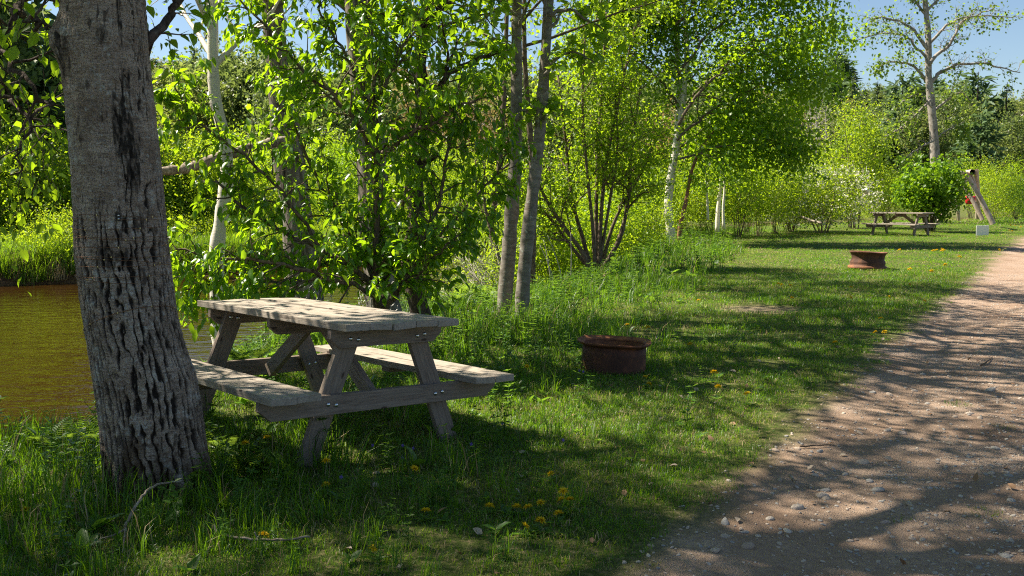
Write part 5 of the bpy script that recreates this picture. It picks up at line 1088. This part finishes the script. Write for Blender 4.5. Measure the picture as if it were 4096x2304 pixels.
# far bank grass
P = []
for k in range(5200):
    a_ = rng.uniform(1, 5.5); i = int(a_); q = FAR[i] + (FAR[i + 1] - FAR[i]) * (a_ - i); dd = FAR[i + 1] - FAR[i]; nr_ = np.array([-dd[1], dd[0]]) / np.linalg.norm(dd); P.append(q + nr_ * (rng.uniform(.25, 5) if k % 3 else rng.uniform(.0, .9)))
P = np.array(P); n = len(P)
FB = [grass_patch(40 + k, 60, .25, .25, .7, .012, .7, M['shrub_green'], .12) for k in range(2)] + [grass_patch(45, 60, .25, .2, .5, .012, .9, M['straw'])]
scatter('bank_grass', np.column_stack([P, height(P[:, 0], P[:, 1])]), np.column_stack([rng.normal(0, .1, (n, 2)), rng.uniform(0, 6, n)]), rng.uniform(.7, 1.3, n), rng.choice(3, n, p=[.44, .43, .13]), FB, 'bright tall grass on the far bank', 'grass')

# ------------------------------------------------------------------ ferns (single plants)
FR = [frond_mesh(k, 1.0, 20, M['fern'], .42 + .1 * k) for k in range(3)]
def fern(label, sx, sy, h, n, seed, z=0.0):
    rg = np.random.default_rng(seed); q = on_ground(sx, sy); o = thing('fern', label, 'fern', G(q[0], q[1]))
    for k in range(n):
        c = link('frond', FR[k % 3], o, (0, 0, 0), (rg.normal(0, .1), -rg.uniform(.0, .5), k * 2 * PI / n + rg.normal(0, .3)), h * rg.uniform(.75, 1.1))
for k, a_ in enumerate([('lit fern at the left edge before the river', 60, 1690, .42, 6), ('fern in the weeds left of the thick trunk', 400, 1800, .34, 7), ('fern under the far end of the table', 985, 1500, .55, 6), ('fern beneath the near bench beside the trunk', 900, 1830, .30, 6), ('fern right of the thick trunk foot', 985, 1900, .26, 6),
                        ('fern under the front end of the table', 1130, 1930, .26, 6), ('fern at the bank left of the maple', 1870, 1225, .55, 7), ('fern close beside the maple foot', 1960, 1230, .5, 7), ('fern on the bank behind the table end', 1790, 1250, .5, 6), ('dim fern at the left below the lit one', 190, 1830, .3, 6), ('small fern in front of the thick trunk', 800, 1960, .22, 5)]): fern(*a_, seed=k)

# ------------------------------------------------------------------ dandelions
def dandelion_head(seed):
    rg = np.random.default_rng(seed); n = 80; aa = rg.uniform(0, 2 * PI, n); e = rg.uniform(-.1, 1.2, n); P = np.zeros((n, 3)); D = np.stack([np.cos(aa) * np.cos(e), np.sin(aa) * np.cos(e), np.sin(e)], -1); Nn = np.stack([-np.cos(aa) * np.sin(e), -np.sin(aa) * np.sin(e), np.cos(e)], -1)
    L = .026 * (1 - .35 * e / 1.2) * rg.uniform(.85, 1.1, n); return leaf_mesh('flower_head', P, D, Nn, L, L * .22, LEAF4, M['petal'])
DH = [dandelion_head(k) for k in range(3)]
def dstem(h, dx):
    g = Geo(); g.tube(spline([(0, 0, 0), (dx * .3, 0, h * .5), (dx, 0, h)], 5), .0018, 5, False); return g.mesh('stem', M['stem'])
DS = [dstem(1, .25), dstem(1, -.15)]; DL = [rosette(80 + k, 7, .09, .26, M['weed'], .5) for k in range(2)]
def dandelion(label, sx, sy, h, seed, sc=1.0, group=None):
    rg = np.random.default_rng(seed); q = on_ground(sx, sy, h * .95); o = thing('dandelion', label, 'flower', G(q[0], q[1]), rg.uniform(0, 6), group); st = seed % 2; dx = (.25, -.15)[st] * h
    link('stem', DS[st], o, None, None, h); link('flower_head', DH[seed % 3], o, (dx, 0, h), (rg.normal(0, .3), rg.normal(0, .3), 0), sc); c = link('leaves', DL[st], o, None, None, .8); c['kind'] = 'stuff'
dl = [('dandelion left of a pair beside the near bench foot', 1012, 1773, .17), ('dandelion right of a pair beside the near bench foot', 1046, 1757, .19), ('dandelion below the left front table leg', 1299, 1857, .13), ('small dandelion below the left front table leg', 1310, 1942, .05), ('dandelion between the front table legs and camera', 1650, 1874, .06), ('dandelion beside the short crooked stick', 1055, 2141, .06),
      ('lowest dandelion near the bottom edge of the picture', 1504, 2195, .05), ('flat dandelion left of the front cluster', 1698, 2048, .05), ('tallest dandelion of the front cluster', 2262, 1974, .10), ('dandelion under the tallest one of the front cluster', 2250, 2003, .07), ('small dandelion under the tallest one of the front cluster', 2266, 1998, .07),
      ('large dandelion at the lower side of the front cluster', 2172, 2082, .06), ('dandelion touching the large one of the front cluster', 2156, 2092, .05), ('small dandelion below the front cluster', 2104, 2110, .04), ('tiny dandelion left of the front cluster', 1956, 2023, .04), ('flat dandelion in the middle of the front cluster', 2064, 2031, .04), ('dandelion in the middle of the front cluster', 2120, 2030, .04), ('dandelion at the right of the front cluster', 2236, 2057, .05), ('dandelion at the top of the front cluster', 2172, 2015, .05),
      ('dandelion in front of the near fire ring', 2575, 1510, .08), ('low dandelion right below the near fire ring', 2598, 1538, .04), ('lone dandelion in the shade below the fire ring', 2204, 1899, .04), ('dandelion behind the right bench', 2113, 1472, .08), ('dandelion in the weeds at the lower left', 95, 2040, .05)]
for k, (lab, sx, sy, h) in enumerate(dl): dandelion(lab, sx, sy, h, k)
for k, (sx, sy) in enumerate([(2767, 1376), (2790, 1200), (3115, 1138), (3130, 1141), (3155, 1143), (3170, 1190), (3410, 1190), (3520, 1275), (3545, 1328), (3505, 1330), (3330, 1370), (3700, 1205), (3640, 1140), (3560, 1190), (2850, 1485), (2870, 1550), (3000, 1575), (2510, 1300), (2600, 1310), (3400, 1150)]): dandelion('dandelion dotted over the shaded middle lawn', sx, sy, .09, k, 1.2, 'dandelions on the middle lawn')
for k, (sx, sy) in enumerate([(3735, 1004), (3743, 1002), (3770, 1004), (3778, 1003), (3764, 998), (3840, 1028), (4045, 902), (4060, 903), (4085, 908), (3895, 918), (4035, 922), (3800, 905), (4050, 925), (4000, 1000), (3776, 1060), (3725, 1085), (3645, 1078), (3600, 1000)]): dandelion('dandelion dotted over the sunny far lawn', sx, sy, .12, k, 1.9, 'dandelions on the far lawn')
# violets
VH = leaf_mesh('petals', np.zeros((5, 3)), np.array([(math.cos(a_), .3, math.sin(a_)) for a_ in np.arange(5) * 1.257]), np.tile([0, -1., .2], (5, 1)), .012, .009, LEAF4, M['violet'])
for k, (sx, sy) in enumerate([(1480, 1790), (1643, 1800), (1874, 1785), (1596, 1840), (1352, 1920), (2242, 1768), (2310, 1490), (2325, 1495), (2622, 1350), (1230, 1690), (1600, 1790), (2000, 1700)]):
    q = on_ground(sx, sy, .05); o = thing('violet', 'tiny purple violet in the grass around the table', 'flower', G(q[0], q[1]), rng.uniform(-.6, .6), 'violets in the grass'); link('stem', DS[0], o, None, None, .06); link('petals', VH, o, (.015, 0, .06))

# ------------------------------------------------------------------ stones on the path
def stone_mesh(seed, mat):
    bm = bmesh.new(); bmesh.ops.create_icosphere(bm, subdivisions=2, radius=1); rg = np.random.default_rng(seed); V = np.array([v.co[:] for v in bm.verts]); k = rg.uniform(-1, 1, (5, 3))
    for a_ in unit(k): 
        dp = V @ a_; lim = rg.uniform(.55, .85); V = V - np.outer(np.clip(dp - lim, 0, None) * .8, a_)
    V = V * np.array([1, rg.uniform(.6, .9), rg.uniform(.38, .6)])
    for v, c in zip(bm.verts, V): v.co = c
    for f in bm.faces: f.smooth = True
    me = bpy.data.meshes.new('stone'); bm.to_mesh(me); bm.free(); me.materials.append(mat); return me
def stone_mat():
    m, nt, bs, out = new_mat('river_stone'); oi = nt.nodes.new('ShaderNodeObjectInfo')
    c = ramp(nt, oi.outputs['Random'], [(0, (.25, .25, .25)), (.3, (.38, .36, .33)), (.55, (.46, .38, .31)), (.75, (.34, .26, .20)), (.9, (.54, .48, .41)), (1, (.44, .33, .27))])
    n = tex_noise(nt, coords(nt, 'Object'), 2.5, 6, .6); nt.links.new(mix(nt, ramp(nt, n, [(.3, (.45, .45, .45)), (.6, (0, 0, 0))]), c, (.28, .22, .17)), bs.inputs['Base Color']); bs.inputs['Roughness'].default_value = .85; bs.inputs['Specular IOR Level'].default_value = .2; bump(nt, bs, n, .3, .1); return m
M['stone'] = stone_mat(); STN = [stone_mesh(k, M['stone']) for k in range(8)]
big_st = [(2900, 2085, 44), (2860, 2190, 40), (2990, 2165, 46), (3190, 2010, 48), (3290, 1960, 44), (3450, 1820, 40), (3300, 1935, 34), (3510, 1935, 44), (3260, 1880, 28), (3610, 1715, 30), (3440, 1720, 26), (3550, 1705, 26), (3080, 2060, 30), (3150, 2100, 32), (3400, 2120, 26), (3640, 1990, 34), (3380, 1865, 30), (3480, 1900, 30), (3100, 1800, 30), (3280, 1795, 26), (3190, 1790, 24), (3960, 1540, 34), (3710, 1590, 22), (3980, 1770, 34), (3880, 1640, 28), (3820, 1650, 22), (3920, 1660, 24), (3560, 1560, 24), (3690, 1480, 22), (3560, 1480, 20), (3660, 1540, 22)]
rng = np.random.default_rng(55)
nst = 0
for sx, sy, w in big_st:
    q = on_ground(sx, sy); s = w / FPX * q[1] * .72; link('stone', STN[nst % 8], path, G(q[0], q[1], .05 * s), (rng.normal(0, .15), rng.normal(0, .15), rng.uniform(0, 6)), s); nst += 1
while nst < 300:
    y = 3.4 + 11 * rng.random() ** 1.4; x = rng.uniform(-.5, .56 * y + .4); p_ = float(path_s(np.array([x]), np.array([y]))[0])
    band = math.exp(-((p_ - 1.7) / .7) ** 2)
    if p_ < .08 or rng.random() > .18 + .85 * band: continue
    s = .008 + .022 * rng.random() ** 2.0; link('stone', STN[nst % 8], path, G(x, y, .0), (rng.normal(0, .2), rng.normal(0, .2), rng.uniform(0, 6)), s); nst += 1
P = np.column_stack([rng.uniform(-.6, 9.5, 130000), 3.3 + 15 * rng.random(130000) ** 1.3]); p_ = path_s(P[:, 0], P[:, 1])
k = (p_ > -.12) & (np.abs(P[:, 0]) < .6 * P[:, 1] + 1) & (rng.random(len(P)) < .2 + .95 * np.exp(-((p_ - 1.75) / .7) ** 2) * (.5 + .9 * smooth01(-.2, .3, fbm(P[:, 0] * 1.2, P[:, 1] * .9, 0, 91, 3)))); P = P[k]; n = len(P)
o = scatter('gravel', np.column_stack([P, height(P[:, 0], P[:, 1]) + .001]), rng.uniform(-.4, .4, (n, 3)) + np.column_stack([np.zeros((n, 2)), rng.uniform(0, 6, n)]), .0035 + .012 * rng.random(n) ** 2, rng.integers(0, 8, n), STN, None, None, path)
# dead leaves and bits lying on lawn and path
P = np.column_stack([rng.uniform(-3, 5, 350), rng.uniform(3.4, 10, 350)]); n = len(P)
DLV = [leaf_mesh('dead_leaf', np.zeros((1, 3)), np.array([[1., 0, .2]]), np.array([[0, .2, 1.]]), .05, .03, LEAF8, leaf_mat('dead_leaf_%d' % k, a_, b_, (.15, .09, .04), .15, .7)) for k, (a_, b_) in enumerate([((.20, .11, .06), (.30, .18, .10)), ((.34, .27, .2), (.44, .36, .28))])]
scatter('leaf_litter', np.column_stack([P, height(P[:, 0], P[:, 1]) + .012]), np.column_stack([rng.normal(0, .35, (n, 2)), rng.uniform(0, 6, n)]), rng.uniform(.5, 1.1, n), rng.integers(0, 2, n), DLV, 'small dry leaves scattered in the grass', 'leaf litter')

# ------------------------------------------------------------------ tree left of the picture whose leafy branches hang in at the top left
eb = np.array(G(-5.2, 4.3)); EP = par(n=[7, 5, 0], lo=[.25, .15, 0], ratio=[.42, .5, 0], ang=[.8, .75, 0], trop=[.02, -.02, -.05])
elm = build_tree('elm_tree', 'leafy elm branches hanging in at the top left corner', eb,
           [([eb - (0, 0, .1), eb + (.1, 0, 2), eb + (.0, .1, 4.5), eb + (.2, .2, 8), eb + (.1, .1, 11.5)], .17, .05)], EP, M['maple'], M['bark_dark'], (LEAF8, .075, .6), 91, spawn_n=0, per=4.5, trunk_sides=12,
           limbs=[([eb + (.1, 0, 3.1), at(-150, -60, 5.5), at(60, 60, 5.4), at(180, 110, 5.3), at(260, 140, 5.3)], .03, .006), ([eb + (.1, 0, 2.8), at(-200, 150, 6.4), at(40, 260, 6.2), at(160, 420, 6.0), at(80, 600, 5.8), at(40, 700, 5.8)], .025, .004), ([eb + (.1, 0, 2.7), at(-150, 350, 6.9), at(60, 420, 6.8), at(190, 480, 6.7), at(300, 560, 6.6)], .02, .004), ([eb + (0, 0, 3.4), at(-100, -200, 6), at(100, -80, 6), at(300, -20, 6)], .03, .008)], limb_n=7, droop=.7, jit=.02)
axe = np.array([eb + (.1, 0, 2), eb + (.0, .1, 4.5), eb + (.2, .2, 8), eb + (.1, .1, 11.5)])
high_crown(elm, eb, axe, np.array([.16, .13, .09, .05]), 17, 3.3, 24, 4.6, 4.6, M['maple'], M['bark_dark'], .09, 26, .9, HP)  # crown out of view, shaped to shade the near grass
ab = np.array(G(-9.3, 2.7))
at_ = thing('unseen_shade_tree', 'unseen leafy tree added beyond the left edge to shade the near grass', 'tree', ab); axp = np.array([ab + (0, 0, -.1), ab + (.1, 0, 3), ab + (.1, .2, 7), ab + (0, .1, 12)]); g = Geo(); g.tube(spline(axp - ab, 14), np.linspace(.2, .05, 14), 12); link('trunk', g.mesh('trunk', M['bark_dark']), at_)  # unseen tree, added for its shade on the near grass
high_crown(at_, ab, axp, np.array([.2, .16, .12, .05]), 15, 3.8, 22, 6.6, 6.6, M['maple'], M['bark_dark'], .10, 75, .9, HP)
print('TRIS', sum(sum(len(pl.vertices) - 2 for pl in me.polygons[:1]) * len(me.polygons) for me in bpy.data.meshes if len(me.polygons)))
